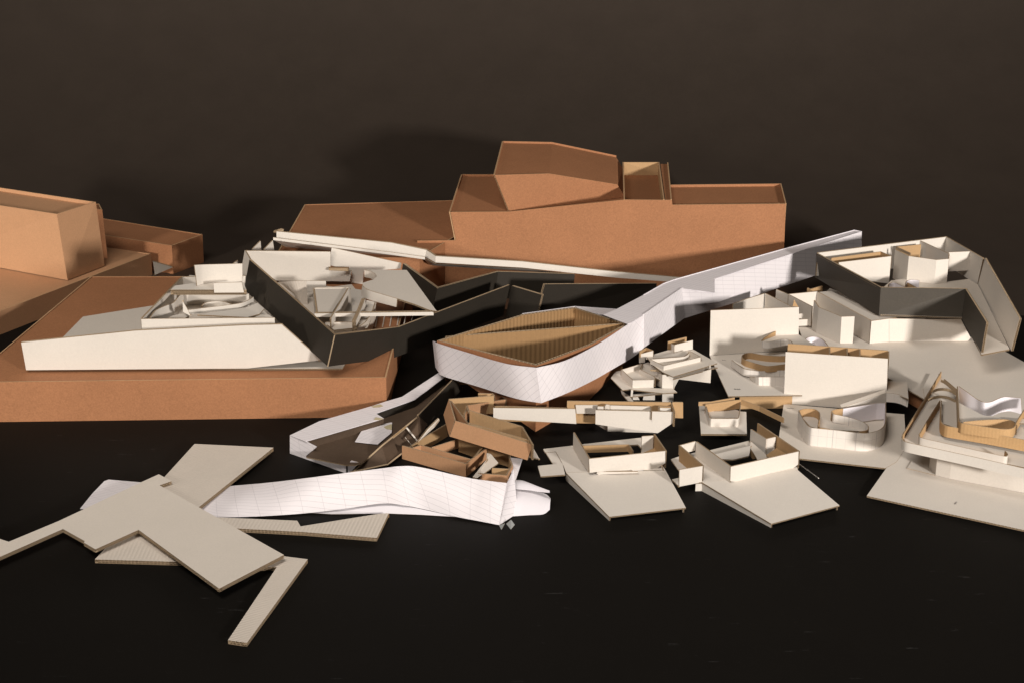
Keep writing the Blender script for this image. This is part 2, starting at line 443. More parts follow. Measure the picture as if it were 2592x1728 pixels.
ls = P_.zs([(693, 655), (1062, 652), (1150, 600), (1160, 507), (771, 518)], fr[0].z - .004)
run(th, 'low_wing_wall', ls, drop(ls, 0), closed=True, **CAR)
plate(th, 'low_wing_roof', lift(shrink(ls, .004), -.001), **CAR)

# ---------------------------------------------------------------- long white folded strip
th = thing('folded_board_strip', 'long thin white folded board strip slanting down in front of the brown building', 'board model')
tops = [B.y(400, 66, 3.985), B.y(1560, 180, 3.985), B.y(1915, 253, 3.985), B.y(2010, 316, 3.96), C.y(970, 1290, 3.985), C.y(1900, 1393, 3.995), O.y(430, 578, 4.0)]
bots = [B.y(400, 127, 3.985), B.y(1560, 275, 3.985), B.y(1905, 322, 3.985), B.y(2010, 380, 3.96), C.y(970, 1352, 3.985), C.y(1900, 1452, 3.995), O.y(430, 628, 4.0)]
run(th, 'strip_panel', tops, bots, .006, 'L', BOARD, BLACKB, EDGEK, pitch=.006)
tops = [B.y(368, 152, 3.972), B.y(1560, 292, 3.972), B.y(1902, 336, 3.972), B.y(2010, 394, 3.948), C.y(970, 1360, 3.972), C.y(1500, 1420, 3.98)]
bots = [B.y(560, 262, 4.09), B.y(1560, 400, 4.09), B.y(1880, 410, 4.08), B.y(2000, 412, 4.04), C.y(970, 1386, 4.0), C.y(1500, 1428, 3.99)]
run(th, 'underside_panel', tops, bots, .005, 'L', SHADEGREY, BLACKB, EDGEK)
fl = [B.y(366, 128, 3.968), B.y(1560, 277, 3.968), B.y(1903, 324, 3.968)]
run(th, 'lip', fl, .006, .004, 'L', BOARD, em=EDGEK)
plate(th, 'top_flange', [B.y(368, 62, 3.995), B.y(400, 62, 3.985), B.y(400, 72, 3.985), B.y(372, 80, 3.995)], .02, EDGEK)

# ---------------------------------------------------------------- white walled model on the low carton
th = thing('white_building_model', 'white board model with a long sloping front wall on the low brown carton', 'cardboard model')
zB = hb + .004
wl, wr = R1.z(148, 1200, hb + .0045), R1.z(1568, 1193, hb + .0045)
wpts = [R1.vp(u, v, wl, wr) for u, v in [(148, 1200), (120, 1045), (770, 979), (1400, 948)]] + [B.vp(u, v, wl, wr) for u, v in [(420, 1006), (452, 1006), (848, 1362), (840, 1364), (110, 1445)]]
plate(th, 'front_wall', wpts, .0065, BOARD, ply=2)
bs = [R1.z(195, 1180, zB), R1.z(470, 900, zB), R1.z(900, 832, zB), A6.z(900, 640, zB), B.z(1180, 640, zB), B.z(1300, 1000, zB), B.z(1082, 1420, zB), B.z(1065, 1446, zB), B.z(60, 1450, zB)]
plate(th, 'base_sheet', bs, .0036, SHADEGREY)
yr = A6.vp(165, 1400, wl, wr).y + .028
zr = A6.y(165, 1308, yr).z
tray = [A6.z(165, 1308, zr), A6.z(2190, 1289, zr)]
run(th, 'tray_front_wall', tray, [V3((p.x, p.y, zB)) for p in tray], .004, 'L')
tw = A6.zs([(152, 1304), (770, 662), (1750, 645)], zr)
tw[0] += V3((0, .004, 0))
run(th, 'tray_wall', tw, [V3((p.x, p.y, zB)) for p in tw], .005, 'R', SHADEGREY, BOARD)
zt = zr - .034
plate(th, 'tray_floor', A6.zs([(185, 1330), (770, 700), (1640, 690), (1700, 862), (2165, 1312)], zt), .003, SHADEGREY)
def a6(name, pts, z, h, **k): return run(th, name, A6.zs(pts, z), h, **k)
a6('bent_wall', [(312, 1288), (335, 1245), (400, 1172), (520, 1115), (640, 1070), (690, 1030), (720, 985), (765, 940), (805, 912)], zr - .003, .030, t=.0035, side='L', smooth=4)
a6('bent_wall', [(868, 1172), (1200, 1132), (1600, 1082), (1740, 1048), (1815, 1010), (1872, 972)], zr - .004, .010, t=.003, side='L', smooth=4)
a6('bent_wall', [(1095, 1112), (1110, 1085), (1180, 1052), (1320, 1038), (1440, 1055), (1540, 1088)], zr - .012, .014, t=.003, side='L', smooth=4)
a6('bent_wall', [(850, 900), (1150, 905), (1500, 915), (1800, 925)], zr - .006, .026, t=.003, side='L', smooth=3)
plate(th, 'sloping_panel', A6.ys([(1015, 1240, yr + .03), (1740, 1135, yr + .10), (1930, 1062, yr + .13), (2030, 1150, yr + .10), (1960, 1230, yr + .06), (1780, 1278, yr + .03)]), .003, BOARD)
plate(th, 'fin', A6.ys([(792, 1028), (820, 1080), (872, 1170), (915, 1262), (865, 1235), (800, 1200)], yr + .05), .003, BOARD)
plate(th, 'layered_step', A6.zs([(575, 1288), (640, 1255), (740, 1232), (850, 1225), (890, 1255), (830, 1290)], zr - .012), .008, SHADEGREY, ply=2)
plate(th, 'layered_step', A6.zs([(2200, 1300), (1800, 1275), (1950, 1240), (2100, 1240)], zr - .010), .003, SHADEGREY)
zp_ = zr + .018
plat = A6.zs([(610, 862), (678, 800), (1005, 758), (1720, 748), (1760, 862)], zp_)
plate(th, 'platform', plat, .011, BOARD, ply=3, pitch=.005)
yp = A6.z(1270, 862, zp_).y - .002
plate(th, 'low_panel', A6.ys([(1265, 764), (1690, 750), (1725, 905), (1273, 908)], yp), .003, BOARD)
bb = A6.zs([(1015, 806), (1130, 772), (1350, 744), (1700, 735)], zp_ + .0005)
tt = [A6.y(975, 490, bb[0].y), A6.y(1110, 483, bb[1].y), A6.y(1320, 478, bb[2].y), A6.y(1700, 468, bb[3].y)]
run(th, 'upright_panel', tt, bb, .003, 'L', BOARD, smooth=5)
# partitions seen inside the black band
def bq(name, pts, z, t=.003, m=SHADEGREY, **k): return plate(th, name, B.zs(pts, z), t, m, **k)
zi = hb + .042
bq('partition_roof', [(785, 638), (1125, 634), (965, 880), (806, 880)], zi + .012, m=SHADEGREY)
run(th, 'partition', B.zs([(768, 640), (800, 880)], zi + .014), .035, .005, 'L', BOARD)
run(th, 'partition', B.zs([(785, 636), (1128, 632)], zi + .014), .03, .004, 'L', BOARD)
run(th, 'partition', B.zs([(1132, 636), (1045, 790), (955, 940)], zi + .016), .032, .004, 'R', BOARD)
run(th, 'partition', B.zs([(1300, 742), (1258, 850), (1205, 965)], zi + .016), .03, .008, 'R', BOARD, ply=2)
run(th, 'bent_wall', B.zs([(1215, 1045), (1300, 985), (1370, 880), (1405, 780)], zi + .006), .035, .003, 'L', GREYB, smooth=4)
bq('partition_roof', [(1312, 760), (1412, 778), (1380, 900), (1320, 1040), (1220, 1045)], zi - .004, m=BOARD)
bq('partition_roof', [(1150, 640), (1285, 660), (1290, 735), (1205, 880), (1165, 880)], zi - .02, m=BOARD)
run(th, 'partition', B.zs([(895, 985), (1182, 980), (1180, 1046)], zi - .002), .022, .004, 'L', BOARD)
bq('partition_roof', [(890, 990), (1175, 986), (1175, 1040), (985, 1060)], zi - .006, m=SHADEGREY)
run(th, 'partition', B.zs([(1210, 965), (1190, 1050)], zi), .03, .006, 'L', BOARD, ply=2)
run(th, 'bent_wall', B.ys([(420, 575, 3.72), (560, 568, 3.70), (700, 566, 3.70)]), B.ys([(560, 690, 3.72), (640, 780, 3.70), (720, 850, 3.70)]), .003, 'L', GREYB, smooth=4)
run(th, 'partition', B.ys([(700, 566, 3.74), (900, 566, 3.74)]), B.ys([(700, 690, 3.74), (900, 650, 3.74)]), .003, 'L', BOARD)
plate(th, 'base_sheet', B.zs([(380, 700), (1160, 600), (1290, 760), (1230, 1030), (960, 1080), (400, 960)], hb + .009), .003, SHADEGREY)
# three little fins behind the left end
for q in ([(150, 250), (238, 163), (250, 300)], [(272, 250), (362, 158), (384, 300)], [(-65, 420), (8, 355), (20, 470)]):
    plate(th, 'fin', [B.y(u, v, 3.93 + i * .012) for i, (u, v) in enumerate(q)], .003, SHADEGREY)

# ---------------------------------------------------------------- black band
th = thing('black_band_model', 'black zigzag band of corrugated board leaning over the white model', 'cardboard model')
yc = (wl.y + wr.y) / 2 - .045
BK = dict(fm=BLACKB, bm=BOARD, em=EDGEK, pitch=.0048)
ft = [B.y(125, 350, 3.60), B.y(990, 1112, yc), B.y(1640, 1032, 3.47), D.y(842, 86, 3.78)]
fo = [B.y(70, 655, 3.60), B.y(920, 1428, yc), B.y(1590, 1340, 3.47), D.y(775, 400, 3.78)]
run(th, 'black_wall', ft, fo, .0058, 'L', **BK)
run(th, 'black_wall', [D.y(862, 96, 3.795), D.y(1166, 187, 3.735)], [D.y(800, 400, 3.795), D.y(1095, 470, 3.735)], .006, 'L', **BK)
run(th, 'black_wall', [D.y(1197, 80, 3.75), D.y(2330, 72, 3.945)], [D.y(1110, 400, 3.75), D.y(2300, 330, 3.945)], .006, 'L', **BK)
bt = [B.y(1680, 390, 3.86), B.y(2028, 642, 3.70), C.y(725, 1393, 3.865), C.y(1500, 1417, 3.935)]
bo = [B.y(1630, 680, 3.86), B.y(1970, 930, 3.70), C.y(680, 1670, 3.865), C.y(1480, 1640, 3.935)]
run(th, 'black_wall', bt, bo, .006, 'L', **BK)
e_ = V3((.0013, -.0006, 0)); q_ = [fo[1] - e_ * .8, fo[1] + e_ * .8, ft[1] + e_ * .8, ft[1] - e_ * .8]
plate(th, 'corner_edge', [p + V3((-.0004, -.0012, 0)) for p in q_], .0006, EDGEK, flute=False)
yw = 3.86
plate(th, 'inner_wall', B.ys([(86, 262), (946, 272), (946, 445), (1150, 463), (1160, 466), (1140, 571), (395, 563), (130, 360)], yw), .005, BOARD, BLACKB)
plate(th, 'end_wall', [B.y(78, 254, 3.865), B.y(134, 352, 3.615), B.y(76, 650, 3.615), B.y(24, 560, 3.865)], .004, BOARD)
plate(th, 'inner_wall', B.ys([(958, 230), (1665, 387), (1655, 442), (1284, 470), (1272, 602), (1150, 580), (1163, 464), (932, 405)], 3.875), .004, BOARD, BLACKB)
plate(th, 'shelf', B.ys([(928, 440), (1130, 450), (1130, 462), (928, 459)], yw - .012), .012, EDGEK)
zn = .142
pno = [(1290, 452), (1500, 455), (1718, 455), (2022, 872), (1940, 856), (1800, 800), (1620, 742), (1460, 694), (1345, 660), (1298, 636), (1272, 610), (1276, 585), (1320, 570), (1382, 552), (1414, 522), (1400, 492), (1350, 465)]
plate(th, 'curved_roof_sheet', B.zs(pno, zn), .0045, SHADEGREY, pitch=.006)
tf = B.zs([(1275, 590), (1269, 612), (1296, 638), (1345, 663), (1460, 698), (1620, 746)], zn - .0002)
for p in tf: p.y -= .001
bf = [B.y(u, v, p.y) for (u, v), p in zip([(1260, 685), (1258, 712), (1288, 735), (1335, 755), (1450, 788), (1612, 830)], tf)]
run(th, 'curved_fascia', tf, bf, .002, 'L', BOARD, smooth=5)
tf = B.zs([(1288, 458), (1350, 470), (1398, 497), (1411, 522)], zn)
run(th, 'curved_fascia', tf, .016, .0015, 'L', GREYB, smooth=4)
bm2 = B.zs([(786, 896), (1990, 880)], .138)
run(th, 'cross_beam', bm2, .0075, .009, 'L', BOARD, pitch=.006)
# ---------------------------------------------------------------- paper clad bowl with long arm
th = thing('paper_clad_model', 'corrugated kraft bowl wrapped in ruled white paper with a long paper arm', 'cardboard model')
kx = dict(fm=KRAFTW, bm=KRAFTW, em=EDGEK, pitch=.0102)
yk = E6.z(2030, 790, 0).y
k0 = D.y(1113, 898, yk); k1 = D.y(1662, 690, 3.40); kr = D.y(2040, 483, 3.545); kb = D.y(1500, 312, 3.68); kb2 = D.y(970, 383, 3.575); kl = D.y(104, 648, 3.415)
kt = [k0, k1, kr, kb, kb2, kl]
run(th, 'bowl_wall', kt, [V3((p.x, p.y, z)) for p, z in zip(kt, (0, 0, .03, .03, .055, .07))], .006, 'L', CARTON, KRAFTW, EDGEK, pitch=.0102, closed=True)
pt = [D.y(196, 612, 3.445), D.y(2000, 479, 3.552)]
run(th, 'bowl_partition', pt, .105, .006, 'L', **kx)
dd = lambda *a: [D.y(*p) for p in a]
run(th, 'paper_band', dd((60, 652, 3.47), (80, 656, 3.43), (112, 676, 3.40), (400, 766, 3.335), (800, 880, 3.255), (1110, 921, yk - .012)),
    dd((88, 915, 3.46), (118, 960, 3.415), (172, 1006, 3.385), (520, 1110, 3.315), (900, 1230, 3.24), (1160, 1277, yk - .022)),
    .0012, 'L', PAPERD, PLAIN, PLAIN, smooth=6, flute=False)
zA = O.y(380, 678, 3.74).z
Pa, Qa = O.z(385, 676, zA), O.z(2205, 105, zA)
run(th, 'paper_band', dd((1110, 921, yk - .012), (1400, 850, 3.285), (1690, 708, 3.40), (1860, 605, 3.47), (2060, 470, 3.545)) + [O.z(0, 942, zA)],
    dd((1160, 1277, yk - .022), (1430, 1172, 3.28), (1710, 1035, 3.40), (1890, 930, 3.47), (2090, 812, 3.55)) + [O.y(0, 1278, O.z(0, 942, zA).y)],
    .0012, 'L', PAPERD, PLAIN, PLAIN, smooth=5, flute=False)
run(th, 'paper_band', [O.z(0, 942, zA), Pa], [O.y(0, 1278, O.z(0, 942, zA).y), O.y(405, 985, Pa.y)], .0012, 'L', PAPERD, PLAIN, PLAIN, flute=False)
af = O.vps([(385, 676), (620, 706), (715, 722), (715, 580), (2205, 105), (2205, 395), (1735, 552), (900, 832), (405, 985)], Pa, Qa)
plate(th, 'arm_front', af, .0012, PAPER, PLAIN, PLAIN, flute=False)
at = [O.z(u, v, zA - .0016) for u, v in [(-140, 1032), (0, 948), (372, 682), (620, 712), (712, 727), (712, 586), (2200, 109), (2130, 90), (1400, 285), (310, 590), (200, 630), (0, 745)]] + D.zs([(1925, 330), (1790, 386), (2036, 478)], zA - .0016)
plate(th, 'arm_top', at, .0012, PAPER, PLAIN, PLAIN, flute=False)
ab = [O.z(u, v, zA) for u, v in [(0, 745), (200, 630), (310, 590), (1400, 285), (2130, 90), (2205, 105)]]
run(th, 'arm_back', ab, .072, .0012, 'L', PLAIN, PAPER, PLAIN, flute=False)
bp = dd((970, 376, 3.582), (1500, 303, 3.69), (1920, 330, 3.66))
run(th, 'paper_back', bp, .05, .0012, 'L', PAPER, PLAIN, PLAIN, flute=False)
plate(th, 'paper_flap', dd((1505, 303, 3.689), (1920, 331, 3.655), (1800, 386, 3.61), (1575, 346, 3.66)), .0008, PAPER, PLAIN, PLAIN, flute=False)

# ---------------------------------------------------------------- dark folded model, left centre
th = thing('folded_paper_model', 'dark brown folded board model with taped white ruled paper flanges', 'cardboard model')
b0, b1 = L.z(135, 985, 0), L.z(702, 1187, 0)
zt_ = L.up(135, 800, b0).z
plate(th, 'front_flange', L.vps([(135, 985), (702, 1187), (700, 1092), (292, 1016), (405, 920), (297, 864), (135, 800)], b0, b1), .0015, PAPER, PLAIN, PLAIN, flute=False)
plate(th, 'inner_sheet', L.zs([(297, 868), (1085, 632), (1400, 440), (1720, 216), (1800, 250), (1420, 610), (870, 1078), (800, 1100), (700, 1100), (300, 1020), (405, 922)], zt_ * .55), .003, UMBER)
plate(th, 'top_flange', L.zs([(137, 801), (430, 660), (950, 510), (1120, 455), (1270, 412), (1640, 170), (1704, 212), (1400, 440), (1005, 580), (1085, 630), (297, 862)], zt_ + .001), .0012, PAPER, PLAIN, PLAIN, flute=False)
run(th, 'inner_wall', L.zs([(1003, 583), (1400, 443), (1704, 215)], zt_ - .001), .03, .003, 'L', BLACKB)
run(th, 'inner_wall', L.zs([(300, 864), (1085, 634)], zt_ - .001), .03, .003, 'L', UMBER)
plate(th, 'paper_patch', L.zs([(795, 865), (870, 742), (1150, 672), (1170, 672), (1165, 775), (1025, 892)], zt_ * .55 + .0035), .001, PAPER, PLAIN, PLAIN, flute=False)
plate(th, 'back_flange', L.ys([(712, 1100), (760, 1056), (842, 1078), (745, 1180), (722, 1184)], b1.y + .004), .001, PLAIN, flute=False)
def beamz(u, v, k): return L.z(u, v, .046 if k else .012)
plate(th, 'leaning_panel', [L.z(752, 1182, .004), L.z(1072, 892, .034), L.z(1430, 604, .046), L.z(1525, 690, .014), L.z(1440, 862, .012), L.z(1135, 1100, .006)], .004, UMBER, pitch=.006)
plate(th, 'leaning_panel', [L.z(1434, 603, .046), L.z(1790, 238, .05), L.z(1890, 330, .014), L.z(1530, 690, .013)], .004, BLACKB, pitch=.006)
plate(th, 'kraft_edge', [L.z(1180, 826, .0415), L.z(1176, 812, .0415), L.z(1306, 708, .0455), L.z(1310, 722, .0455)], .002, KRAFT, flute=False)
plate(th, 'tape_strip', [L.z(1306, 724, .0425), L.z(1324, 722, .0425), L.z(1436, 858, .015), L.z(1420, 862, .015)], .0008, BOARD, flute=False)
plate(th, 'tape_strip', [L.z(1300, 822, .0335), L.z(1304, 820, .0335), L.z(1372, 902, .0145), L.z(1367, 904, .0145)], .0008, SHADEGREY, flute=False)
YTAPE = paperish('yellowed_tape', (0.50, 0.43, 0.27), mottle=.1, grain=.05, rough=.4)
for q, z in (([(960, 508), (1050, 488), (1080, 505), (1040, 516), (985, 520)], zt_ + .0018), ([(985, 642), (1005, 618), (1085, 632), (1040, 646)], zt_ + .0018), ([(1085, 715), (1150, 690), (1168, 690), (1165, 745), (1110, 735)], zt_ * .55 + .0042)):
    plate(th, 'tape_patch', L.zs(q, z), .0005, YTAPE, flute=False)
th = thing('board_offcut', 'thin grey sliver of board leaning against the dark folded model and the kraft tray', 'board scrap')
plate(th, 'sliver', [L.z(1430, 872, .036), L.z(1530, 742, .052), L.z(1642, 632, .064), L.z(1652, 650, .06), L.z(1600, 720, .05), L.z(1512, 792, .04)], .003, SHADEGREY, pitch=.004)

# ---------------------------------------------------------------- kraft models
KR = dict(fm=KRAFTO, bm=KRAFT, em=EDGEK, pitch=.0042)
th = thing('kraft_tray_model', 'low open kraft tray with pale flap just behind the ruled paper strip', 'cardboard model')
e0 = E6.z(140, 1270, 0); zl = E6.up(140, 1100, e0).z + .004
t0, t1, t2 = E6.z(105, 1000, zl), E6.z(1076, 1278, zl), E6.z(1395, 1038, zl)
run(th, 'tray_wall', [t0, t1, t2], [V3((t0.x, t0.y, 0)), V3((t1.x, t1.y, -.001)), V3((t2.x, t2.y, 0.004))], .0035, 'L', **KR)
run(th, 'tray_wall', E6.zs([(262, 1000), (400, 905), (800, 665)], zl), zl, .0035, 'L', fm=KRAFT, bm=CARTON)
run(th, 'partition', E6.zs([(250, 1040), (392, 995), (1160, 1212)], zl), .022, .003, 'L', fm=KRAFTO, bm=KRAFT)
run(th, 'partition', E6.zs([(560, 1028), (965, 900)], zl - .008), .026, .003, 'L', fm=KRAFTO, bm=KRAFT)
run(th, 'partition', E6.zs([(965, 895), (1330, 1018)], zl), .03, .003, 'L', fm=KRAFT, bm=CARTON)
run(th, 'partition', E6.zs([(1330, 1018), (1215, 1172)], zl), .014, .003, 'R', fm=KRAFT, bm=CARTON)
run(th, 'tray_wall', E6.zs([(1255, 1422), (1695, 1456), (1790, 1292), (1740, 1150)], zl - .003), .028, .0035, 'L', **KR)
run(th, 'partition', E6.zs([(1470, 1342), (1732, 1358)], zl - .003), .02, .003, 'L', fm=KRAFT)
run(th, 'tray_wall', E6.zs([(1400, 1045), (1745, 1150)], zl - .003), .028, .003, 'L', fm=KRAFT)
plate(th, 'pale_flap', [E6.z(1392, 1112, zl - .001), E6.z(1452, 1122, zl - .001), E6.z(1570, 1262, zl - .004), E6.z(1248, 1492, .022), E6.z(1180, 1474, .022), E6.z(1392, 1208, zl)], .003, SHADEGREY)

th = thing('kraft_box_model', 'tilted kraft model with long front wall and forked back, resting on the low tray', 'cardboard model')
y0, y1 = 3.105, 3.015
f4 = [E6.y(830, 860, y0), E6.y(2005, 1220, y1), E6.y(2092, 985, y1), E6.y(915, 624, y0)]
plate(th, 'front_wall', f4, .0035, KRAFTO, KRAFT)
zk = (f4[2].z + f4[3].z) / 2
s0 = E6.z(815, 299, zk)
plate(th, 'left_wall', [s0, f4[3] + V3((-.001, .001, 0)), f4[0] + V3((-.001, .001, 0)), E6.y(735, 530, s0.y - .01)], .0035, KRAFTO, KRAFT)
run(th, 'back_wall', E6.zs([(818, 298), (1500, 245)], zk), .036, .0035, 'L', fm=KRAFT, bm=CARTON)
run(th, 'partition', E6.zs([(840, 318), (1112, 680)], zk), .03, .003, 'L', fm=KRAFTO)
run(th, 'forked_wall', [E6.z(1130, 466, zk), E6.z(1098, 392, zk), E6.y(1680, 300, 3.275)], [E6.z(1130, 466, zk) - V3((0, 0, .005)), E6.y(1045, 560, E6.z(1098, 392, zk).y), E6.y(1645, 520, 3.275)], .0035, 'L', fm=KRAFTO, bm=KRAFT)
run(th, 'forked_wall', E6.zs([(1095, 396), (1042, 520)], zk - .002), .024, .0035, 'L', fm=KRAFTO)
run(th, 'inner_wall', E6.zs([(1132, 470), (1920, 711)], zk - .0004), .03, .0035, 'L', fm=KRAFT, bm=CARTON)
run(th, 'right_wall', E6.zs([(1922, 713), (2084, 985)], zk), .03, .0035, 'L', fm=KRAFT, bm=CARTON)
run(th, 'partition', E6.zs([(1108, 656), (2042, 922)], zk - .002), .02, .003, 'L', fm=KRAFT)
run(th, 'partition', E6.zs([(1130, 684), (1320, 722)], zk - .002), .012, .003, 'L', fm=KRAFT)
run(th, 'partition', E6.zs([(1372, 738), (2000, 945)], zk - .003), .012, .003, 'L', fm=KRAFT)
run(th, 'back_wall', E6.zs([(1262, 208), (1480, 215), (1500, 243)], zk - .004), .02, .003, 'L', fm=KRAFT, bm=CARTON)
run(th, 'back_wall', E6.ys([(1480, 165, 3.33), (1678, 296, 3.28)]), .03, .003, 'L', fm=KRAFT, bm=CARTON)
th = thing('board_offcut', 'pale pointed offcut poking out under the right end of the kraft box model', 'board scrap')
plate(th, 'offcut', [E6.z(1800, 980, .024), E6.z(2090, 1018, .022), E6.z(2196, 1202, .018), E6.z(2040, 1166, .018), E6.z(1760, 1100, .022)], .003, SHADEGREY)

# ---------------------------------------------------------------- paper strip
th = thing('paper_strip', 'long creased strip of ruled white paper bent like a tent in the foreground', 'paper')
cols = [((480, 1246), (455, 1290)), ((545, 1234), (515, 1303)), ((585, 1228.5), (556, 1308)), ((630, 1224.5), (615, 1307)), ((690, 1219), (685, 1304)), ((780, 1208), (780, 1297)), ((880, 1195), (880, 1285)), ((970, 1183.5), (965, 1273)), ((1013, 1178.5), (1018, 1277)),
        ((1063, 1181), (1080, 1289)), ((1180, 1207), (1157, 1307)), ((1240, 1216), (1215, 1318)), ((1283, 1221), (1263, 1327.5))]
zbt = [.001, .001, .001, .002, .003, .003, .009, .016, .015, .008, .004, .003, .002]
rows_b = [P_.z(*b, z) for (a, b), z in zip(cols, zbt)]
dep = [.09, .085, .075, .06, .05, .045, .042, .04, .038, .04, .046, .048, .05]
rows_t = [P_.y(*a, b.y + d) for (a, _), b, d in zip(cols, rows_b, dep)]
for k, z in enumerate((.003, .004, .006, .013, .026)): rows_t[k] = P_.z(*cols[k][0], z)
rb, rt = catmull(rows_b, 8), catmull(rows_t, 8)
mb = MB(); grid = []; uvg = []
ns = 14; s = 0.0
for i, (b, t_) in enumerate(zip(rb, rt)):
    if i: s += (b - rb[i - 1]).length
    r, ur = [], []
    d = (rb[min(i + 1, len(rb) - 1)] - rb[max(i - 1, 0)]); o_ = V3((d.y, -d.x, 0)).normalized()
    for k in range(ns + 1):
        f = k / ns; bul = math.sin(math.pi * f) * (0.006 + .002 * math.sin(i * .35)) * min(1, (len(rb) - 1 - i) / 9, .15 + i / 26)
        r.append(b.lerp(t_, f) + (o_ * .6 + V3((0, 0, .8))) * bul); ur.append((s, f * (t_ - b).length * 1.05))
    grid.append(r); uvg.append(ur)
mb.grid(grid, 0, uvg, True); sk = mb.build('main_face', [PAPER, PLAIN], th)
b2 = [r[-1] for r in grid]
mb = MB(); mb.grid([[p, p + V3((0, .02, -.012)), p + V3((0, .045, -.045))] for p in b2], 0, None, True); mb.build('rear_face', [PLAIN], th)
plate(th, 'folded_end', [rows_t[-1] + V3((.0006, 0, 0)), P_.y(1300, 1186, rows_t[-1].y + .05), P_.y(1311, 1297, rows_b[-1].y + .05), rows_b[-1] + V3((.0006, 0, 0))], .0006, PAPER, PLAIN, PLAIN, flute=False)
plate(th, 'under_fold', [N3.z(290, 588, .001), N3.z(480, 564, .004), N3.z(872, 515, .013), N3.z(1018, 532, .012), N3.z(1430, 620, .002), N3.z(1150, 604, .001), N3.z(900, 594, .001), N3.z(480, 600, .001)], .0006, PLAIN, flute=False)
plate(th, 'paper_tail', M.zs([(90, 745), (215, 590), (335, 466), (378, 449), (720, 478), (950, 600), (500, 760)], .006), .0006, PAPER, PLAIN, PLAIN, flute=False)
plate(th, 'end_tab', [E6.z(1755, 1180, .016), E6.z(1937, 1200, .012), E6.z(1832, 1525, .012), E6.z(1770, 1500, .016)], .0006, PAPER, PLAIN, PLAIN, flute=False)
TAPE, nt, b = nodes('clear_tape'); b.inputs['Base Color'].default_value = (.8, .8, .78, 1); b.inputs['Roughness'].default_value = .12
b.inputs['Alpha'].default_value = .22; b.inputs['Specular IOR Level'].default_value = .7
for q in ([(165, 1377, .004), (215, 1335, .010), (252, 1387, .005), (212, 1434, .001)], [(92, 1392, .003), (152, 1372, .006), (117, 1438, .001)]):
    plate(th, 'tape_tab', [F.z(*p) for p in q], .0003, TAPE, flute=False)
th = thing('paper_curl', 'blank white paper curl with a rounded end beside the taped tip of the ruled strip', 'paper')
def loft(name, a, b, n, mat, lift_=0.0):
    a, b = catmull(a, 6), catmull(b, 6); g = []
    for p, q in zip(a, b):
        g.append([p.lerp(q, k / n) + V3((0, 0, lift_ * math.sin(math.pi * k / n))) for k in range(n + 1)])
    mb = MB(); mb.grid(g, 0, None, True); return mb.build(name, [mat], th)
loft('lower_sheet', [F.z(210, 1303, .001), F.z(400, 1290, .001), F.z(540, 1281, .001), F.z(606, 1235, .004)], [F.z(240, 1030, .026), F.z(430, 1046, .024), F.z(560, 1074, .018), F.z(617, 1122, .012)], 8, PLAIN, .006)
loft('upper_sheet', [F.z(240, 1026, .030), F.z(400, 1040, .030), F.z(500, 1055, .030), F.z(604, 1064, .032)], [F.z(240, 934, .034), F.z(335, 940, .036), F.z(470, 993, .035), F.z(606, 1060, .032)], 6, PLAIN, .004)

# ---------------------------------------------------------------- loose grey sheets, front left
def loose(label, pts, z, t=.0066, ply=2, m=GREYB):
    th = thing('cut_board_sheet', label, 'board sheet', None)
    plate(th, 'sheet', pts(z), t, m, em=EDGEK, ply=ply, pitch=.0062)
    return th
loose('grey corrugated sheet pointing back right, topmost end near the black table', lambda z: [M.z(1250, 88, .0115), M.z(2049, 126, .0115), M.z(1240, 772, .0145), M.z(820, 560, .0145)], 0)
loose('large smooth grey sheet topmost of the pile, its arm leaving the picture at left', lambda z: R4.zs([(945, 350), (1022, 391), (950, 416), (1690, 830), (1305, 1031), (825, 681), (568, 797), (498, 756), (505, 748), (375, 676), (0, 842), (-260, 956), (-200, 640), (0, 735), (52, 752), (350, 628), (835, 400)], z), .0215, .0062, 2, SHADEGREY)
loose('grey triangular sheet corner peeking out under the front of the large sheet', lambda z: M.zs([(240, 1258), (360, 1130), (700, 900), (1300, 1000), (1400, 1287), (1110, 1283)], z), .0072)
loose('bent grey leg shaped sheet reaching to the front of the table', lambda z: R4.zs([(1690, 838), (1832, 856), (1470, 1354), (1357, 1338), (1648, 903), (1480, 902), (1400, 830)], z), .0078)
loose('long narrow grey sheet with a notch lying in front of the ruled paper strip', lambda z: N3.zs([(-480, 620), (217, 649), (243, 692), (830, 598), (912, 592), (822, 780), (264, 735), (-230, 709), (-480, 692)], z), .0074)
# ---------------------------------------------------------------- white bar model, centre
th = thing('white_bar_model', 'long low model of two white panels before a kraft back wall, centre of table', 'cardboard model')
yb_ = 3.185
plate(th, 'front_panel', F.ys([(35, 205), (865, 216), (876, 366), (35, 315)], yb_), .004, BOARD, KRAFT)
run(th, 'rear_panel', F.ys([(48, 189), (790, 207)], yb_ + .014), .03, .004, 'L', KRAFT)
plate(th, 'front_panel', F.ys([(1070, 228), (1860, 246), (1862, 350), (1700, 460), (1069, 370)], yb_), .004, BOARD, KRAFT)
plate(th, 'lower_panel', F.ys([(1190, 366), (1720, 440), (1692, 459), (1195, 443)], yb_ + .014), .003, BOARD)
plate(th, 'lower_panel', [F.y(1078, 366, yb_ + .05), F.y(1192, 366, yb_ + .0145), F.y(1194, 442, yb_ + .0145), F.y(1080, 376, yb_ + .05)], .003, SHADEGREY)
zw = F.y(1070, 228, yb_).z
bk_ = F.zs([(782, 136), (1832, 150)], zw + .004)
run(th, 'back_wall', bk_, .045, .0035, 'L', KRAFT, BOARD)
run(th, 'side_wall', F.zs([(1830, 152), (1862, 245)], zw + .001), .03, .0035, 'L', KRAFT, BOARD)
plate(th, 'end_panel', F.ys([(1848, 148), (1956, 149), (1956, 309), (1850, 306)], bk_[1].y + .006), .0035, KRAFT)
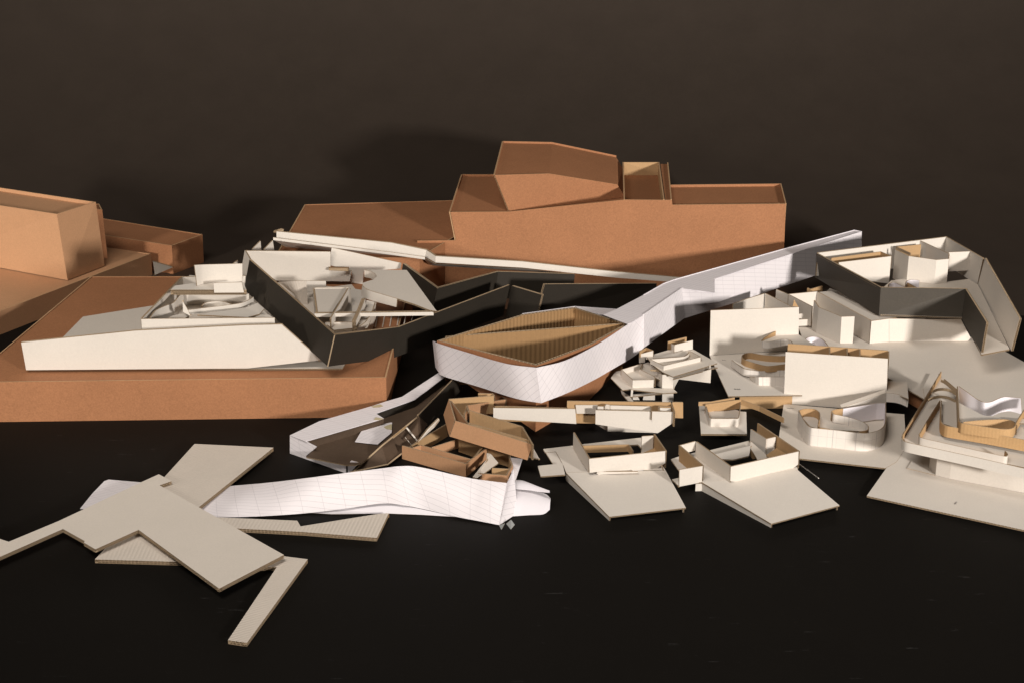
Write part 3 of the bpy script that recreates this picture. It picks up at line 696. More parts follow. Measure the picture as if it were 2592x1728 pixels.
plate(th, 'inner_panel', F.ys([(868, 176), (1090, 176), (1068, 264), (878, 262)], yb_ + .03), .003, SHADEGREY)
plate(th, 'inner_floor', F.zs([(878, 292), (1068, 297), (1068, 348), (878, 338)], .012), .003, SHADEGREY)
plate(th, 'inner_floor', F.zs([(878, 258), (1068, 258), (1068, 290), (878, 288)], .022), .003, CARTON)
run(th, 'partition', F.zs([(1090, 190), (1165, 192), (1175, 178), (1620, 190), (1630, 236)], zw + .001), .018, .003, 'L', BOARD)
run(th, 'partition', F.zs([(1165, 185), (1180, 170), (1215, 175)], zw + .003), .01, .003, 'L', BOARD)
plate(th, 'inner_floor', F.zs([(1095, 196), (1615, 196), (1625, 240), (1095, 235)], zw - .008), .003, SHADEGREY)
run(th, 'partition', F.zs([(1704, 186), (1706, 216)], zw + .001), .016, .004, 'L', BOARD)
run(th, 'partition', F.zs([(1708, 204), (1832, 208)], zw), .014, .004, 'L', BOARD)
run(th, 'partition', F.zs([(1706, 190), (1830, 196)], zw + .001), .014, .004, 'L', KRAFT)

# ---------------------------------------------------------------- two sloped slab models
th = thing('slab_model', 'open white box on a sloping slab, with a small loose card at its left', 'cardboard model')
zs_ = .016
slab = [F.z(770, 858, zs_), F.z(1210, 1306, .0085), F.z(1985, 1215, .0085), F.z(1780, 838, zs_)]
plate(th, 'slab', slab, .003, BOARD)
run(th, 'slab_edge', [p + V3((0, .0015, -.0032)) for p in slab[:2]], [V3((slab[0].x, slab[0].y + .0015, 0)), V3((slab[1].x, slab[1].y + .0015, 0))], .003, 'L', BOARD)
run(th, 'slab_edge', [p + V3((-.003, -.001, -.0032)) for p in (slab[2], slab[3])], [V3((p.x - .003, p.y - .001, 0)) for p in (slab[2], slab[3])], .003, 'L', BOARD)
plate(th, 'base_sheet', F.zs([(540, 620), (935, 574), (1012, 740), (1056, 850), (772, 856), (735, 765), (668, 646), (560, 656)], zs_), .003, BOARD)
plate(th, 'base_sheet', F.zs([(934, 572), (1540, 504), (1660, 640), (1560, 640), (1500, 575), (942, 596)], zs_), .003, BOARD)
plate(th, 'base_sheet', F.zs([(563, 652), (662, 649), (734, 768), (640, 774)], zs_ - .001), .003, BOARD)
plate(th, 'base_sheet', F.zs([(1660, 640), (1540, 640), (1530, 790), (1560, 836), (1778, 836)], zs_), .003, BOARD)
p0 = F.z(1010, 861, .0215); zt1 = F.y(1005, 721, p0.y).z
q0, q1 = F.z(1005, 721, zt1), F.z(1775, 641, zt1)
plate(th, 'front_wall', F.vps([(1005, 721), (1010, 861), (1100, 851), (1640, 851), (1776, 764), (1776, 641)], q0, q1), .0035, BOARD, KRAFT)
plate(th, 'plinth', F.ys([(1088, 852), (1500, 850), (1500, 862), (1100, 880), (1080, 868)], p0.y + .006), .004, BOARD)
lt = F.zs([(845, 452), (1003, 717)], zt1)
run(th, 'side_wall', lt, [lt[0] - V3((0, 0, .034)), lt[1] - V3((0, 0, zt1 - .0215))], .0035, 'L', BOARD, KRAFT)
run(th, 'side_wall', F.zs([(1658, 468), (1776, 638)], zt1), .034, .0035, 'L', KRAFT, BOARD)
run(th, 'back_wall', F.zs([(1540, 494), (1656, 486)], zt1), .038, .0035, 'L', BOARD)
run(th, 'partition', F.zs([(945, 588), (1402, 577), (1444, 640)], zt1 - .02), .014, .003, 'L', KRAFT)
plate(th, 'bay_floor', F.zs([(1560, 655), (1670, 608), (1768, 640), (1600, 668)], zs_ + .008), .003, KRAFT)
plate(th, 'loose_card', F.zs([(485, 790), (735, 765), (762, 879), (515, 897)], .0215), .003, BOARD)
plate(th, 'strut', F.ys([(1735, 790), (1745, 785), (1762, 838), (1752, 840)], 3.0), .003, EDGEK, flute=False)

th = thing('slab_model', 'open white box on a sloping slab, with a square kraft lined side box', 'cardboard model')
slab = [J.z(310, 1038, .0175), J.z(1010, 1456, .0085), J.z(1700, 1271, .0085), J.z(1280, 916, .0175)]
plate(th, 'slab', slab + [J.z(640, 985, .0175)], .003, BOARD)
sk_ = [J.z(246, 1040, .0175)] + slab[:2]
run(th, 'slab_edge', [p + V3((0, .0015, -.0032)) for p in sk_], [V3((p.x, p.y + .0015, 0)) for p in sk_], .003, 'L', BOARD)
run(th, 'slab_edge', [p + V3((-.003, -.001, -.0032)) for p in (slab[2], slab[3])], [V3((p.x - .003, p.y - .001, 0)) for p in (slab[2], slab[3])], .003, 'L', BOARD)
plate(th, 'base_sheet', J.zs([(-8, 803), (66, 778), (240, 735), (420, 860), (642, 1000), (312, 1036), (244, 1038), (76, 922)], .0175), .003, BOARD)
plate(th, 'base_sheet', J.zs([(930, 960), (1000, 800), (1270, 880), (1279, 915)], .0172), .003, BOARD)
p0 = J.z(642, 1032, .019)
zt2 = J.y(600, 881, p0.y).z
q0, q1 = J.z(600, 881, zt2), J.z(1286, 726, zt2)
plate(th, 'front_wall', J.vps([(599, 881), (594, 1026), (642, 1032), (960, 972), (972, 991), (1171, 942), (1281, 856), (1286, 726)], q0, q1), .0035, BOARD, KRAFT)
run(th, 'side_wall', J.zs([(247, 625), (597, 878)], zt2), .034, .0035, 'L', BOARD, SHADEGREY)
run(th, 'box_wall', J.zs([(80, 667), (244, 623)], zt2), .018, .0035, 'L', BOARD)
run(th, 'box_wall', J.zs([(80, 668), (312, 868)], zt2), .036, .0035, 'L', KRAFT, BOARD)
bx0, bx1 = J.z(80, 912, zt2), J.z(315, 873, zt2)
plate(th, 'box_wall', J.vps([(80, 912), (315, 873), (306, 1037), (78, 1081)], bx0, bx1), .0035, BOARD)
plate(th, 'loose_card', J.zs([(3, 1008), (76, 990), (76, 1078)], .006), .003, BOARD)
run(th, 'side_wall', J.zs([(868, 440), (1286, 723)], zt2), .034, .0035, 'L', KRAFT, BOARD)
run(th, 'box_wall', J.zs([(800, 500), (957, 598)], zt2), .036, .0035, 'L', BOARD)
run(th, 'box_wall', J.zs([(958, 600), (1054, 579)], zt2 - .0005), .034, .0035, 'L', BOARD)
plate(th, 'bay_floor', J.zs([(955, 762), (1060, 692), (1180, 760), (1010, 800)], .03), .003, KRAFT)
plate(th, 'bay_floor', J.zs([(800, 620), (960, 760), (1010, 800), (880, 830), (850, 770), (790, 680)], .026), .003, SHADEGREY)
plate(th, 'ramp', J.zs([(388, 712), (780, 617), (805, 662), (430, 755)], .024), .003, SHADEGREY)
plate(th, 'ramp', J.zs([(428, 756), (802, 664), (785, 768), (620, 808), (508, 802)], .029), .003, BOARD)
plate(th, 'bracket', J.ys([(765, 718), (858, 724), (846, 800), (815, 800)], 3.10), .003, KRAFT)
th = thing('clear_rod', 'thin clear rod lying on the black table right of the square sided slab model', 'rod')
a_, b_ = J.z(1285, 848, .003), J.z(1488, 996, .003)
mb = MB(); dv = (b_ - a_).normalized(); sv = dv.cross(V3((0, 0, 1))); uv_ = sv.cross(dv)
rings = [[a_.lerp(b_, t) + (sv * math.cos(k * math.pi / 4) + uv_ * math.sin(k * math.pi / 4)) * .0011 for k in range(9)] for t in (0, .5, 1)]
mb.grid(rings, 0); mb.face(rings[-1][:8], 1); mb.face(rings[0][:8], 1)
ROD, nt, b = nodes('clear_acrylic'); b.inputs['Base Color'].default_value = (.5, .5, .45, 1); b.inputs['Roughness'].default_value = .1; b.inputs['Transmission Weight'].default_value = .9
mb.build('rod', [ROD, BOARD], th)

# ---------------------------------------------------------------- small stacked model
th = thing('stacked_plate_model', 'small pale model of stacked plates, trays and posts under the paper arm', 'cardboard model')
g = G6
zu = .062
plate(th, 'upper_plate', g.zs([(700, 430), (1030, 332), (1400, 318), (1776, 530), (1100, 733), (940, 660), (800, 560)], zu), .002, SHADEGREY)
plate(th, 'lower_plate', g.zs([(1080, 700), (1500, 580), (1780, 592), (1104, 770)], zu - .012), .002, SHADEGREY)
plate(th, 'spacer', g.ys([(1655, 562), (1672, 558), (1670, 610), (1656, 606)], g.z(1660, 565, zu).y), .003, BOARD)
yq = 3.44
plate(th, 'support_panel', g.ys([(1104, 772), (1682, 622), (1670, 830), (1190, 774), (1112, 916)], yq), .002, SHADEGREY)
yt = g.z(1118, 378, zu).y
plate(th, 'tower_wall', [g.y(1117, 259, yt), g.y(1402, 187, yt + .02), g.y(1402, 320, yt + .02), g.y(1120, 379, yt)], .0025, BOARD)
plate(th, 'tower_wall', [g.y(1026, 206, yt + .05), g.y(1115, 258, yt), g.y(1118, 379, yt), g.y(1030, 332, yt + .05)], .0025, BOARD)
zt3 = g.y(1117, 259, yt).z
run(th, 'tower_wall', g.zs([(1028, 206), (1310, 138)], zt3), .02, .0025, 'L', KRAFT)
ty = g.z(965, 640, zu).y
zt4 = g.y(960, 573, ty).z
run(th, 'tray_wall', g.zs([(755, 476), (960, 573), (1522, 441)], zt4), zt4 - zu, .0025, 'L', BOARD)
run(th, 'tray_wall', g.zs([(1352, 350), (1520, 440)], zt4), .014, .0025, 'L', SHADEGREY)
run(th, 'bent_strip', g.zs([(758, 474), (1000, 456), (1230, 438), (1300, 420), (1340, 385), (1352, 350)], zt4), .014, .002, 'L', BOARD, smooth=5)
plate(th, 'tray_floor', g.zs([(800, 458), (1250, 345), (1340, 372), (1260, 432)], zu + .004), .002, SHADEGREY)
yv = g.z(800, 460, zu).y
plate(th, 'small_box_wall', g.ys([(588, 398), (798, 343), (798, 458), (692, 475), (682, 434), (588, 456)], yv + .01), .0025, BOARD)
plate(th, 'small_box_wall', g.ys([(586, 458), (676, 436), (676, 520), (586, 530)], yv + .04), .0025, SHADEGREY)
zc = g.y(798, 343, yv + .01).z
run(th, 'small_box_wall', g.zs([(600, 350), (695, 300), (798, 343)], zc), .014, .0025, 'L', KRAFT)
zlo = .046
run(th, 'tray_wall', g.zs([(318, 632), (490, 790), (812, 782)], zlo), .017, .0025, 'L', BOARD)
run(th, 'tray_wall', g.zs([(318, 632), (628, 538)], zlo), .012, .0025, 'L', BOARD)
run(th, 'tray_wall', g.zs([(636, 536), (592, 622), (820, 738), (822, 790)], zlo), .014, .0025, 'L', SHADEGREY)
plate(th, 'tray_floor', g.zs([(330, 660), (600, 600), (800, 790), (500, 800)], zlo - .011), .002, SHADEGREY)
plate(th, 'ramp', g.zs([(640, 540), (728, 518), (940, 690), (940, 800), (600, 640)], zlo - .006), .002, SHADEGREY)
plate(th, 'kraft_stick', g.zs([(755, 626), (1015, 618), (1020, 634), (930, 642)], zlo + .012), .004, EDGEK, flute=False)
yn = 3.395
run(th, 'column', [g.y(848, 660, yn + .05), g.y(940, 706, yn), g.y(1106, 704, yn)], [g.y(848, 860, yn + .05), g.y(936, 908, yn), g.y(1106, 918, yn)], .0025, 'L', BOARD)
run(th, 'column', [g.y(938, 984, yn), g.y(1108, 982, yn)], [g.y(938, 1150, yn), g.y(1108, 1150, yn)], .003, 'L', BOARD)
zg = g.y(936, 908, yn).z
plate(th, 'front_plate', g.zs([(455, 926), (530, 900), (1105, 915), (1165, 970), (955, 985)], zg), .002, SHADEGREY)
plate(th, 'front_plate', g.zs([(452, 1038), (500, 1000), (850, 975), (960, 978), (940, 990)], zg - .013), .002, BOARD)
plate(th, 'post', g.ys([(466, 930), (496, 940), (488, 1032), (456, 1040)], yn - .015), .003, BOARD)
plate(th, 'side_plate', g.zs([(157, 752), (232, 655), (320, 640), (500, 880), (520, 918), (335, 936)], zlo - .017), .002, SHADEGREY)
plate(th, 'side_plate', g.zs([(312, 938), (455, 1035), (500, 1110), (420, 1102), (320, 988)], .01), .002, SHADEGREY)
plate(th, 'post', g.ys([(490, 1045), (565, 1035), (612, 1120), (495, 1130)], yn + .01), .002, BOARD)
plate(th, 'post', g.ys([(655, 1020), (826, 1003), (826, 1140), (636, 1130)], yn + .01), .002, BOARD)

# ---------------------------------------------------------------- small square model
th = thing('square_base_model', 'small square white base with a curved pen and a long kraft arm beside it', 'cardboard model')
zq = .0145
plate(th, 'base_top', J.zs([(275, 235), (298, 548), (762, 550), (756, 325), (700, 320), (500, 250)], zq), .004, BOARD)
run(th, 'base_side', [J.z(278, 240, zq - .0042), J.z(298, 552, zq - .0042), J.z(764, 553, zq - .0042)], [J.z(278, 240, 0), J.z(298, 552, 0), J.z(764, 553, 0)], .003, 'L', BOARD)
zc = .031
pen = J.zs([(343, 262), (362, 320), (378, 375), (395, 392), (430, 394), (640, 394), (676, 390), (688, 360), (696, 290), (702, 215)], zc)
run(th, 'pen_wall', pen, zc - zq, .0022, 'L', BOARD, KRAFT, smooth=4)
run(th, 'pen_wall', J.zs([(343, 250), (640, 208), (705, 203)], zc + .004), .019, .0022, 'L', KRAFT)
plate(th, 'pen_floor', J.zs([(355, 320), (690, 315), (684, 384), (392, 388)], zq + .004), .002, SHADEGREY)
run(th, 'kraft_arm', J.zs([(274, 226), (400, 222), (640, 180)], zc + .006), .008, .0022, 'L', KRAFT)
run(th, 'kraft_arm', J.zs([(706, 204), (890, 268), (1135, 388)], zc + .004), .0105, .0022, 'L', KRAFT)
# ---------------------------------------------------------------- white wall model, rear
th = thing('tall_panel_model', 'tall plain white panel on a base with a curved kraft pen, rear right, half hidden', 'cardboard model')
zb1 = .030
plate(th, 'base_sheet', I.zs([(385, 797), (575, 1206), (1320, 1196), (1560, 900), (1290, 745)], zb1), .003, BOARD)
run(th, 'base_support', I.zs([(690, 1210), (1330, 1200)], zb1 - .0032), zb1 - .0032, .003, 'L', KRAFT)
Pw, Qw = I.z(385, 796, zb1), I.z(1285, 742, zb1)
plate(th, 'tall_panel', I.vps([(385, 796), (396, 345), (1290, 312), (1284, 742)], Pw, Qw), .003, BOARD)
zp1 = I.vp(1276, 582, Pw, Qw).z - .001
plate(th, 'platform', I.zs([(918, 654), (1000, 657), (1090, 640), (1160, 632), (1218, 662), (1260, 740), (1440, 690), (1285, 585), (1080, 588)], zp1), .002, BOARD)
cv = I.zs([(915, 652), (950, 656), (1000, 657), (1090, 641), (1160, 632), (1205, 650), (1224, 690)], zp1 + .0015)
run(th, 'curved_wall', cv, [I.y(915, 718, cv[0].y), I.y(950, 726, cv[1].y), I.y(1000, 724, cv[2].y), I.y(1090, 708, cv[3].y), I.y(1160, 695, cv[4].y), I.y(1205, 706, cv[5].y), I.y(1224, 740, cv[6].y)], .0015, 'L', PENCIL, smooth=4)
pk, qk = I.z(915, 652, zp1), I.z(1078, 590, zp1)
plate(th, 'kraft_gable', I.vps([(915, 652), (940, 622), (1072, 540), (1080, 542), (1080, 590)], pk, qk), .002, KRAFT)
kz = zb1 + .028
run(th, 'pen_wall', I.zs([(1300, 800), (1150, 800), (1012, 798), (900, 785), (790, 768), (728, 782), (708, 812), (740, 842), (830, 872), (930, 898), (1010, 903), (1150, 886), (1300, 870)], kz), .013, .002, 'L', KRAFT, KRAFT, smooth=4)
kw = kz - .011
run(th, 'lower_wall', I.zs([(606, 842), (690, 905), (745, 935), (830, 948), (885, 955), (1000, 950), (1320, 940)], kw), .0145, .0018, 'L', PENCIL, smooth=4)
plate(th, 'pen_floor', I.zs([(612, 846), (710, 820), (1100, 860), (1320, 930), (885, 950), (745, 930)], kw - .002), .0018, BOARD)
yl = I.z(885, 1098, zb1).y
run(th, 'lower_wall', [I.y(785, 1008, yl + .03), I.y(850, 1012, yl + .008), I.y(882, 1014, yl), I.y(970, 1014, yl), I.y(1320, 1006, yl - .012)], [I.y(800, 1055, yl + .03), I.y(850, 1085, yl + .008), I.y(882, 1099, yl), I.y(970, 1107, yl), I.y(1320, 1135, yl - .012)], .0018, 'L', PENCIL)

pencil(th, I, zb1 + .0005, [(634, 1128, 642, 1140), (642, 1140, 650, 1130), (655, 1138, 663, 1134), (668, 1130, 672, 1141), (675, 1141, 690, 1131), (690, 1131, 694, 1140), (515, 838, 520, 846), (526, 840, 548, 844)])

# ---------------------------------------------------------------- white wall model, front
th = thing('tall_panel_model', 'double white panel with kraft partitions behind and a curved white pen in front', 'cardboard model')
zb2 = .0085
plate(th, 'base_sheet', [J.z(u, v, zb2) for u, v in [(1135, 244), (1085, 590), (1180, 780), (1290, 795), (2165, 893)]] + [K.z(1060, 950, zb2), K.z(1160, 800, zb2), K.z(1140, 468, zb2), K.z(960, 455, zb2)], .0035, SHADEGREY)
pencil(th, J, zb2 + .0005, [(1168, 283, 1180, 288), (1184, 284, 1192, 290), (1196, 289, 1210, 285), (1214, 285, 1218, 291), (1221, 290, 1236, 288)])
Pf, Qf = J.z(1135, 242, zb2), J.z(1720, 287, zb2)
fp = [J.vp(1135, 242, Pf, Qf), I.vp(1155, 761, Pf, Qf), I.vp(2190, 830, Pf, Qf), J.vp(2170, 322, Pf, Qf)]
plate(th, 'tall_panel', fp, .0035, BOARD, KRAFT)
zf2 = (fp[1].z + fp[2].z) / 2
kb_ = I.zs([(1178, 680), (2192, 749)], zf2)
run(th, 'rear_panel', kb_, .14, .0035, 'L', KRAFT, BOARD)
for (u0, v0, u1, v1) in ((1593, 706, 1592, 784), (1768, 718, 1772, 796), (1898, 727, 1898, 804), (2191, 750, 2189, 826)):
    a_, b_ = I.z(u0, v0, zf2 - .0005), I.z(u1, v1, zf2 - .0005)
    run(th, 'partition', [a_, b_], .13, .0035, 'L', KRAFT, KRAFT)
zc2 = zb2 + .0365
cw = [(1282, 308), (1300, 345), (1330, 400), (1372, 460), (1408, 483), (1460, 492), (1680, 514), (1860, 536), (1960, 542), (2050, 530), (2130, 495), (2168, 440), (2174, 340), (2172, 235)]
run(th, 'curved_wall', J.zs(cw, zc2), zc2 - zb2, .0018, 'L', PENCIL, PLAIN, smooth=4)
run(th, 'paper_lining', J.zs([(1738, 292), (1900, 268), (2080, 238), (2164, 236)], zc2 + .0005), .034, .001, 'L', PLAIN, flute=False)
run(th, 'kraft_loop', J.zs([(1292, 312), (1340, 296), (1400, 294), (1455, 302), (1490, 330), (1497, 370), (1485, 420), (1480, 455), (1500, 482), (1600, 500)], zc2), .016, .0016, 'L', KRAFT, smooth=4)
run(th, 'kraft_loop', J.zs([(1628, 340), (1625, 318), (1665, 300), (1738, 293)], zc2), .016, .0016, 'L', KRAFT, smooth=4)
run(th, 'inner_curve', J.zs([(1624, 325), (1634, 345), (1655, 353), (1690, 359), (1810, 386), (1920, 422), (1975, 455), (1990, 485), (1970, 510), (1900, 520)], zc2), .017, .0016, 'L', PENCIL, KRAFT, smooth=4)
plate(th, 'pen_floor', J.zs([(1320, 375), (1500, 370), (1640, 440), (1900, 480), (1960, 520), (1700, 510), (1460, 488), (1400, 470)], zc2 - .017), .0018, BOARD)
r0 = J.z(1720, 288, zc2 - .004); r1 = J.vp(2171, 130, Pf, Qf); r1.y -= .012
plate(th, 'ramp_wall', J.vps([(1720, 287), (2171, 132), (2168, 236), (1745, 292)], r0, r1), .0018, BOARD)
tp_ = J.vps([(1716, 285), (2171, 131)], r0, r1)
plate(th, 'ramp_top', [tp_[0], tp_[1], tp_[1] + V3((0, .012, .002)), tp_[0] + V3((0, .012, .002))], .0012, SHADEGREY, flute=False)
ye = r1.y
re = [K.y(952, 252, ye), K.y(1040, 260, ye - .01), K.y(1110, 280, ye - .015), K.y(1186, 312, ye - .02)]
rb_ = [K.y(952, 345, ye), K.y(1040, 352, ye - .01), K.y(1110, 370, ye - .015), K.y(1172, 399, ye - .02)]
run(th, 'ramp_wall', re, rb_, .0018, 'L', PENCIL, smooth=4)
plate(th, 'ramp_top', K.zs([(962, 130), (1168, 140), (1182, 312), (1050, 264), (955, 250)], re[0].z), .0018, SHADEGREY)

# ---------------------------------------------------------------- pale site model at right
th = thing('site_model', 'pale board site model with sloping sheets and tall plain blocks under the dark sided model', 'cardboard model')
zq2 = .034
plate(th, 'base_sheet', [I.z(1280, 498, zq2), I.z(1420, 900, zq2), P_.z(2245, 954, zq2), P_.z(2345, 1012, zq2), P_.z(2720, 1215, zq2), P_.z(2760, 1010, zq2), P_.z(2541, 887, zq2), P_.z(2330, 800, zq2), P_.z(2100, 730, zq2)], .003, SHADEGREY)
plate(th, 'overlay_sheet', K.zs([(1400, 60), (1512, 77), (2260, 197), (2900, 292), (2900, 700), (1750, 500), (1345, 300), (1330, 200)], zq2 + .0034), .003, SHADEGREY)
base_drop = [P_.z(2245, 954, zq2 - .0032), P_.z(2345, 1012, zq2 - .0032), P_.z(2720, 1215, zq2 - .0032)]
run(th, 'base_support', [p + V3((.004, .006, 0)) for p in base_drop], zq2 - .0032, .003, 'L', CARTON, flute=False)
w0 = H.z(788, 1199, zq2 + .0005); zw1 = H.up(803, 972, w0).z
fb_ = [w0, H.z(985, 1179, zq2), H.z(1785, 1171, zq2)]
ft_ = [V3((w0.x, w0.y, zw1)), H.y(985, 948, fb_[1].y), H.y(1715, 956, fb_[2].y)]
plate(th, 'front_wall', [fb_[0], fb_[1], ft_[1], ft_[0]], .004, BOARD)
plate(th, 'front_wall', [fb_[1] + V3((.0004, 0, 0)), fb_[2], H.y(1812, 1140, fb_[2].y), ft_[2], ft_[1] + V3((.0004, 0, 0))], .004, BOARD)
lw = H.zs([(258, 676), (800, 968)], zw1)
run(th, 'left_wall', lw, zw1 - zq2 - .001, .004, 'L', SHADEGREY, BOARD)
plate(th, 'roof_sheet', H.zs([(262, 679), (400, 667), (900, 915), (1064, 932), (806, 971)], zw1 - .0006), .0035, SHADEGREY, pitch=.006)
run(th, 'rear_wall', O.zs([(1465, 742), (1757, 713)], zw1), .055, .0035, 'L', BOARD)
run(th, 'rear_wall', O.zs([(1465, 744), (1700, 866)], zw1), .045, .0035, 'L', SHADEGREY)
run(th, 'rear_wall', O.zs([(1232, 734), (1500, 872)], zw1 - .004), .045, .0035, 'L', SHADEGREY)
run(th, 'rear_wall', O.zs([(1338, 692), (1465, 745)], zw1 - .004), .045, .0035, 'L', SHADEGREY)
run(th, 'rear_wall', O.zs([(905, 838), (1040, 790), (1232, 732)], zw1 - .006), .045, .0035, 'L', BOARD)
run(th, 'kraft_tab', O.zs([(1652, 676), (1690, 690), (1810, 655)], zw1), .02, .003, 'L', KRAFT)
tb = H.zs([(202, 1052), (246, 1087), (490, 1196), (617, 1196)], zq2 + .0005)
tt_ = [H.y(224, 762, tb[0].y), H.y(273, 834, tb[1].y), H.y(505, 929, tb[2].y), H.y(637, 925, tb[3].y)]
run(th, 'block_wall', tt_, tb, .0035, 'L', BOARD, KRAFT)
run(th, 'low_wall', H.ys([(70, 900), (206, 882)], tb[0].y + .03), H.ys([(70, 952), (202, 955)], tb[0].y + .03), .003, 'L', BOARD)
run(th, 'low_wall', H.ys([(62, 958), (204, 952)], tb[0].y + .01), H.ys([(62, 1022), (208, 1016)], tb[0].y + .01), .003, 'L', BOARD)
run(th, 'curved_wall', I.zs([(1352, 640), (1372, 622), (1410, 611), (1470, 612), (1530, 640), (1580, 702)], zq2 + .02), .018, .002, 'L', PLAIN, smooth=4)
plate(th, 'kraft_tab', O.ys([(1505, 862), (1522, 800), (1562, 868)], fb_[0].y + .12), .003, KRAFT)
# ---------------------------------------------------------------- dark sided walled model
th = thing('dark_sided_model', 'white walled model with dark outer sides raised on the pale site model at right', 'cardboard model')
zr0 = zw1 + .003
DK = paperish('dark_grey_board', (0.058, 0.048, 0.037), mottle=.1, grain=.2, rough=.6, spec=.25)
dk = dict(fm=DK, bm=BOARD, em=EDGEK, pitch=.0048)
g0, g1, g2, g3 = H.z(238, 530, zr0), H.z(882, 922, zr0), H.z(1722, 952, zr0), H.z(1915, 1308, zr0)
ht = H.up(900, 632, g1).z - zr0
tops = [H.z(250, 286, zr0 + ht), H.z(902, 632, zr0 + ht), H.z(1758, 646, zr0 + ht), H.y(1972, 986, g3.y)]
run(th, 'dark_wall', tops, [g0, g1, g2, g3], .0055, 'L', **dk)
bt_ = H.zs([(268, 283), (1563, 122), (1936, 338)], zr0 + ht)
run(th, 'white_wall', bt_, [bt_[0] - V3((0, 0, ht * .85)), bt_[1] - V3((0, 0, ht)), H.z(1878, 602, zr0)], .0055, 'L', BOARD, DK)
ye2 = H.z(2212, 1262, zr0).y
run(th, 'white_wall', [H.z(1956, 334, zr0 + ht), H.y(2306, 945, ye2)], [H.z(1884, 606, zr0), H.y(2222, 1270, ye2)], .0055, 'L', BOARD, DK)
fo = H.zs([(1010, 560), (1180, 540), (1450, 592), (1790, 546), (1886, 602), (2206, 1252), (1922, 1306), (1735, 935), (900, 905), (850, 700)], zr0 + .004)
plate(th, 'floor_sheet', fo, .0038, SHADEGREY)
zt6 = zr0 + ht
run(th, 'box_wall', H.zs([(478, 380), (1008, 317)], zt6 - .004), [H.z(478, 380, zt6 - .004) - V3((0, 0, .035)), H.z(1008, 317, zt6 - .004) - V3((0, 0, .064))], .0035, 'L', BOARD, KRAFT)
run(th, 'box_wall', H.zs([(402, 336), (900, 272), (1005, 316)], zt6 - .004), .03, .0035, 'L', KRAFT, BOARD)
k5 = H.zs([(1046, 222), (1192, 286), (1186, 318), (1466, 355), (1592, 344)], zt6 - .004)
run(th, 'box_wall', H.zs([(1046, 250), (1186, 316), (1466, 355), (1592, 344)], zt6 - .004), .068, .0035, 'L', BOARD, KRAFT)
run(th, 'box_wall', H.zs([(1062, 222), (1310, 198)], zt6 - .003), .035, .0035, 'L', KRAFT, BOARD)
run(th, 'box_wall', H.zs([(1300, 160), (1590, 292)], zt6 - .001), .045, .0035, 'L', BOARD)
run(th, 'box_flap', H.zs([(1060, 222), (1196, 284)], zt6 - .001), .006, .0035, 'L', EDGEK)
run(th, 'cross_wall', H.zs([(1590, 278), (1808, 268)], zt6 - .001), .045, .0035, 'L', BOARD)
run(th, 'curl', H.zs([(1158, 600), (1165, 572), (1200, 556), (1250, 556), (1292, 562)], zr0 + .032), .026, .002, 'L', PLAIN, BOARD, smooth=4)
run(th, 'curl', H.zs([(985, 606), (1000, 590), (1040, 584), (1075, 600), (1140, 628)], zr0 + .022), .018, .002, 'L', PLAIN, BOARD, smooth=4)
run(th, 'kraft_tab', H.zs([(1160, 580), (1260, 632)], zr0 + .028), .02, .002, 'L', KRAFT)

# ---------------------------------------------------------------- curved ramp model at the right edge
th = thing('curved_ramp_model', 'white model with layered rounded kraft bands and a wavy wall at the right edge', 'cardboard model')
zk0 = .0075
plate(th, 'base_sheet', [K.z(u, v, zk0) for u, v in [(760, 1294), (2700, 1716), (2900, 1000), (1500, 560), (1180, 720), (1060, 870)]], .004, BOARD, pitch=.0062)
plate(th, 'base_overlay', [K.z(u, v, zk0 + .0012) for u, v in [(1168, 1014), (1256, 880), (1500, 900), (1452, 1084)]], .001, BOARD, flute=False)
pencil(th, K, zk0 + .0005, [(1655, 1358, 1675, 1356), (1652, 1366, 1672, 1364), (1650, 1376, 1668, 1374), (1648, 1378, 1656, 1366)])
pb_ = K.zs([(1390, 1010), (1420, 1050), (1456, 1086), (1600, 1122), (2340, 1262), (2700, 1330)], zk0 + .0005)
run(th, 'pedestal', [V3((p.x, p.y, .062)) for p in pb_], pb_, .002, 'L', BOARD, single=True)
zv = .083
def k_(pts, z): return K.zs(pts, z)
band = [(1508, 36), (1440, 150), (1330, 330), (1230, 490), (1135, 645), (1114, 685), (1118, 722), (1150, 748), (1240, 772), (1500, 828), (1800, 893), (2100, 960), (2420, 1034)]
bt2 = k_(band, zv)
run(th, 'outer_band', bt2, [p - V3((0, 0, .0185 + .012 * max(0, 1 - i / 4))) for i, p in enumerate(bt2)], .0026, 'L', BOARD, KRAFT, smooth=4)
plate(th, 'deck', k_([(1495, 60), (1670, 300), (1700, 560), (2420, 760), (2420, 1020), (1800, 888), (1240, 768), (1150, 742), (1124, 700), (1145, 650)], zv - .012), .0025, SHADEGREY)
b2_ = [(1498, 326), (1400, 480), (1305, 640), (1285, 672), (1292, 698), (1340, 716), (1600, 775), (1900, 842), (2140, 893), (2182, 893), (2190, 868), (2165, 840)]
run(th, 'inner_tray_wall', k_(b2_[:4], zv + .004), .02, .0024, 'L', KRAFT, KRAFT, smooth=3)
run(th, 'inner_tray_wall', k_(b2_[3:], zv + .004), .0205, .0024, 'L', BOARD, KRAFT, smooth=3)
zv3 = zv + .018
b3 = [(1512, 328), (1507, 430), (1506, 520), (1520, 560), (1560, 585), (1640, 602), (1900, 645), (2200, 700), (2420, 742)]
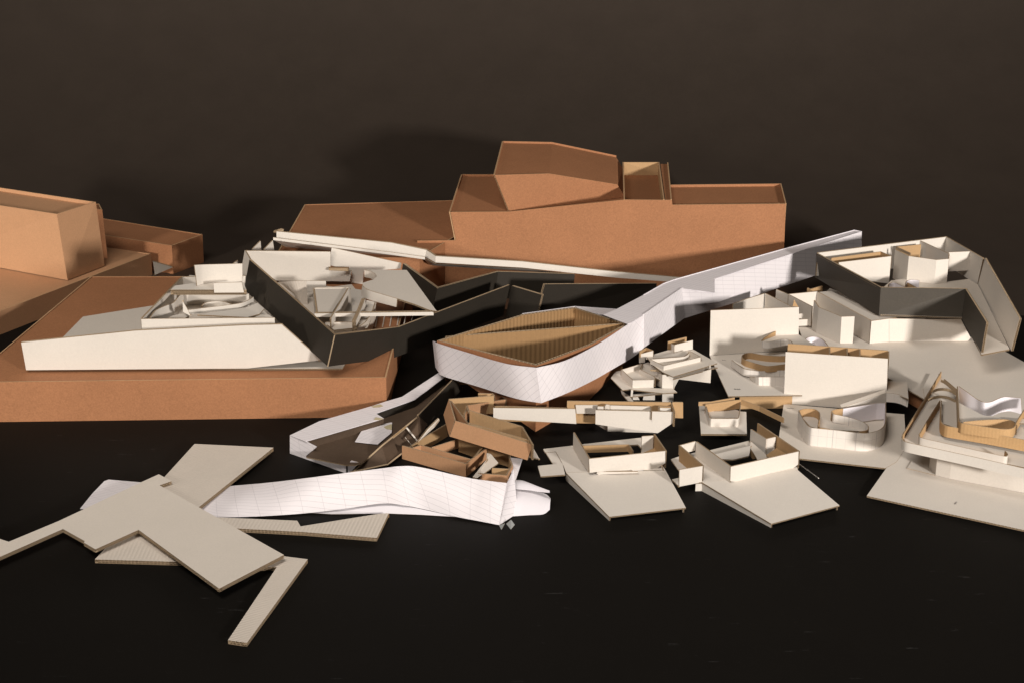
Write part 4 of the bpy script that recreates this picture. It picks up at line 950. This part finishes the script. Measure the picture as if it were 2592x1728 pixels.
run(th, 'kraft_band', k_(b3, zv3), .0215, .0024, 'L', KRAFTB, BOARD, smooth=4)
plate(th, 'deck', k_([(1520, 335), (1680, 350), (1900, 520), (2320, 560), (2420, 735), (1640, 598), (1530, 560)], zv3 - .010), .002, SHADEGREY)
zv4 = zv + .030
b4 = [(1673, 184), (1680, 340), (1684, 520), (1700, 550), (1760, 568), (2000, 604), (2150, 622), (2225, 615), (2262, 590), (2290, 530), (2420, 330)]
run(th, 'kraft_band', k_(b4[:3], zv4), .03, .0024, 'L', EDGEK, EDGEK, smooth=3)
run(th, 'kraft_band', k_(b4[2:], zv4), .0185, .0024, 'L', KRAFTB, KRAFT, smooth=3)
run(th, 'kraft_pocket', k_([(1740, 548), (1900, 532), (2060, 524), (2180, 524), (2245, 545), (2275, 585)], zv4 - .004), .02, .002, 'L', KRAFT, KRAFT, smooth=4)
yw0 = k_([(1690, 190)], zv4)[0].y
wt = [K.y(u, v, yw0 + dy) for u, v, dy in [(1688, 186, 0), (1780, 250, -.02), (1870, 315, -.035), (1950, 350, -.05), (2020, 345, -.045), (2090, 315, -.035), (2150, 296, -.03), (2220, 298, -.03), (2320, 306, -.04)]]
wb = [K.y(u, v, yw0 + dy) for u, v, dy in [(1700, 345, 0), (1780, 410, -.02), (1870, 470, -.035), (1950, 498, -.05), (2020, 490, -.045), (2090, 460, -.035), (2140, 445, -.03), (2220, 440, -.03), (2330, 470, -.04)]]
run(th, 'wavy_wall', wt, wb, .002, 'L', PLAIN, BOARD, smooth=5)
plate(th, 'deck', k_([(1690, 350), (1940, 480), (2420, 520), (2420, 560), (2240, 560), (1760, 560), (1700, 545)], zv4 - .012), .002, BOARD)
for q in ([(1385, 316), (1430, 295), (1500, 282), (1580, 292), (1665, 330)], [(1436, 226), (1490, 208), (1550, 208), (1610, 222), (1668, 258)], [(1510, 118), (1560, 145), (1670, 242)], [(1540, 112), (1600, 160), (1675, 225)]):
    run(th, 'rib', k_(q, zv + .012), .005, .0022, 'L', EDGEK, smooth=3)
settle()
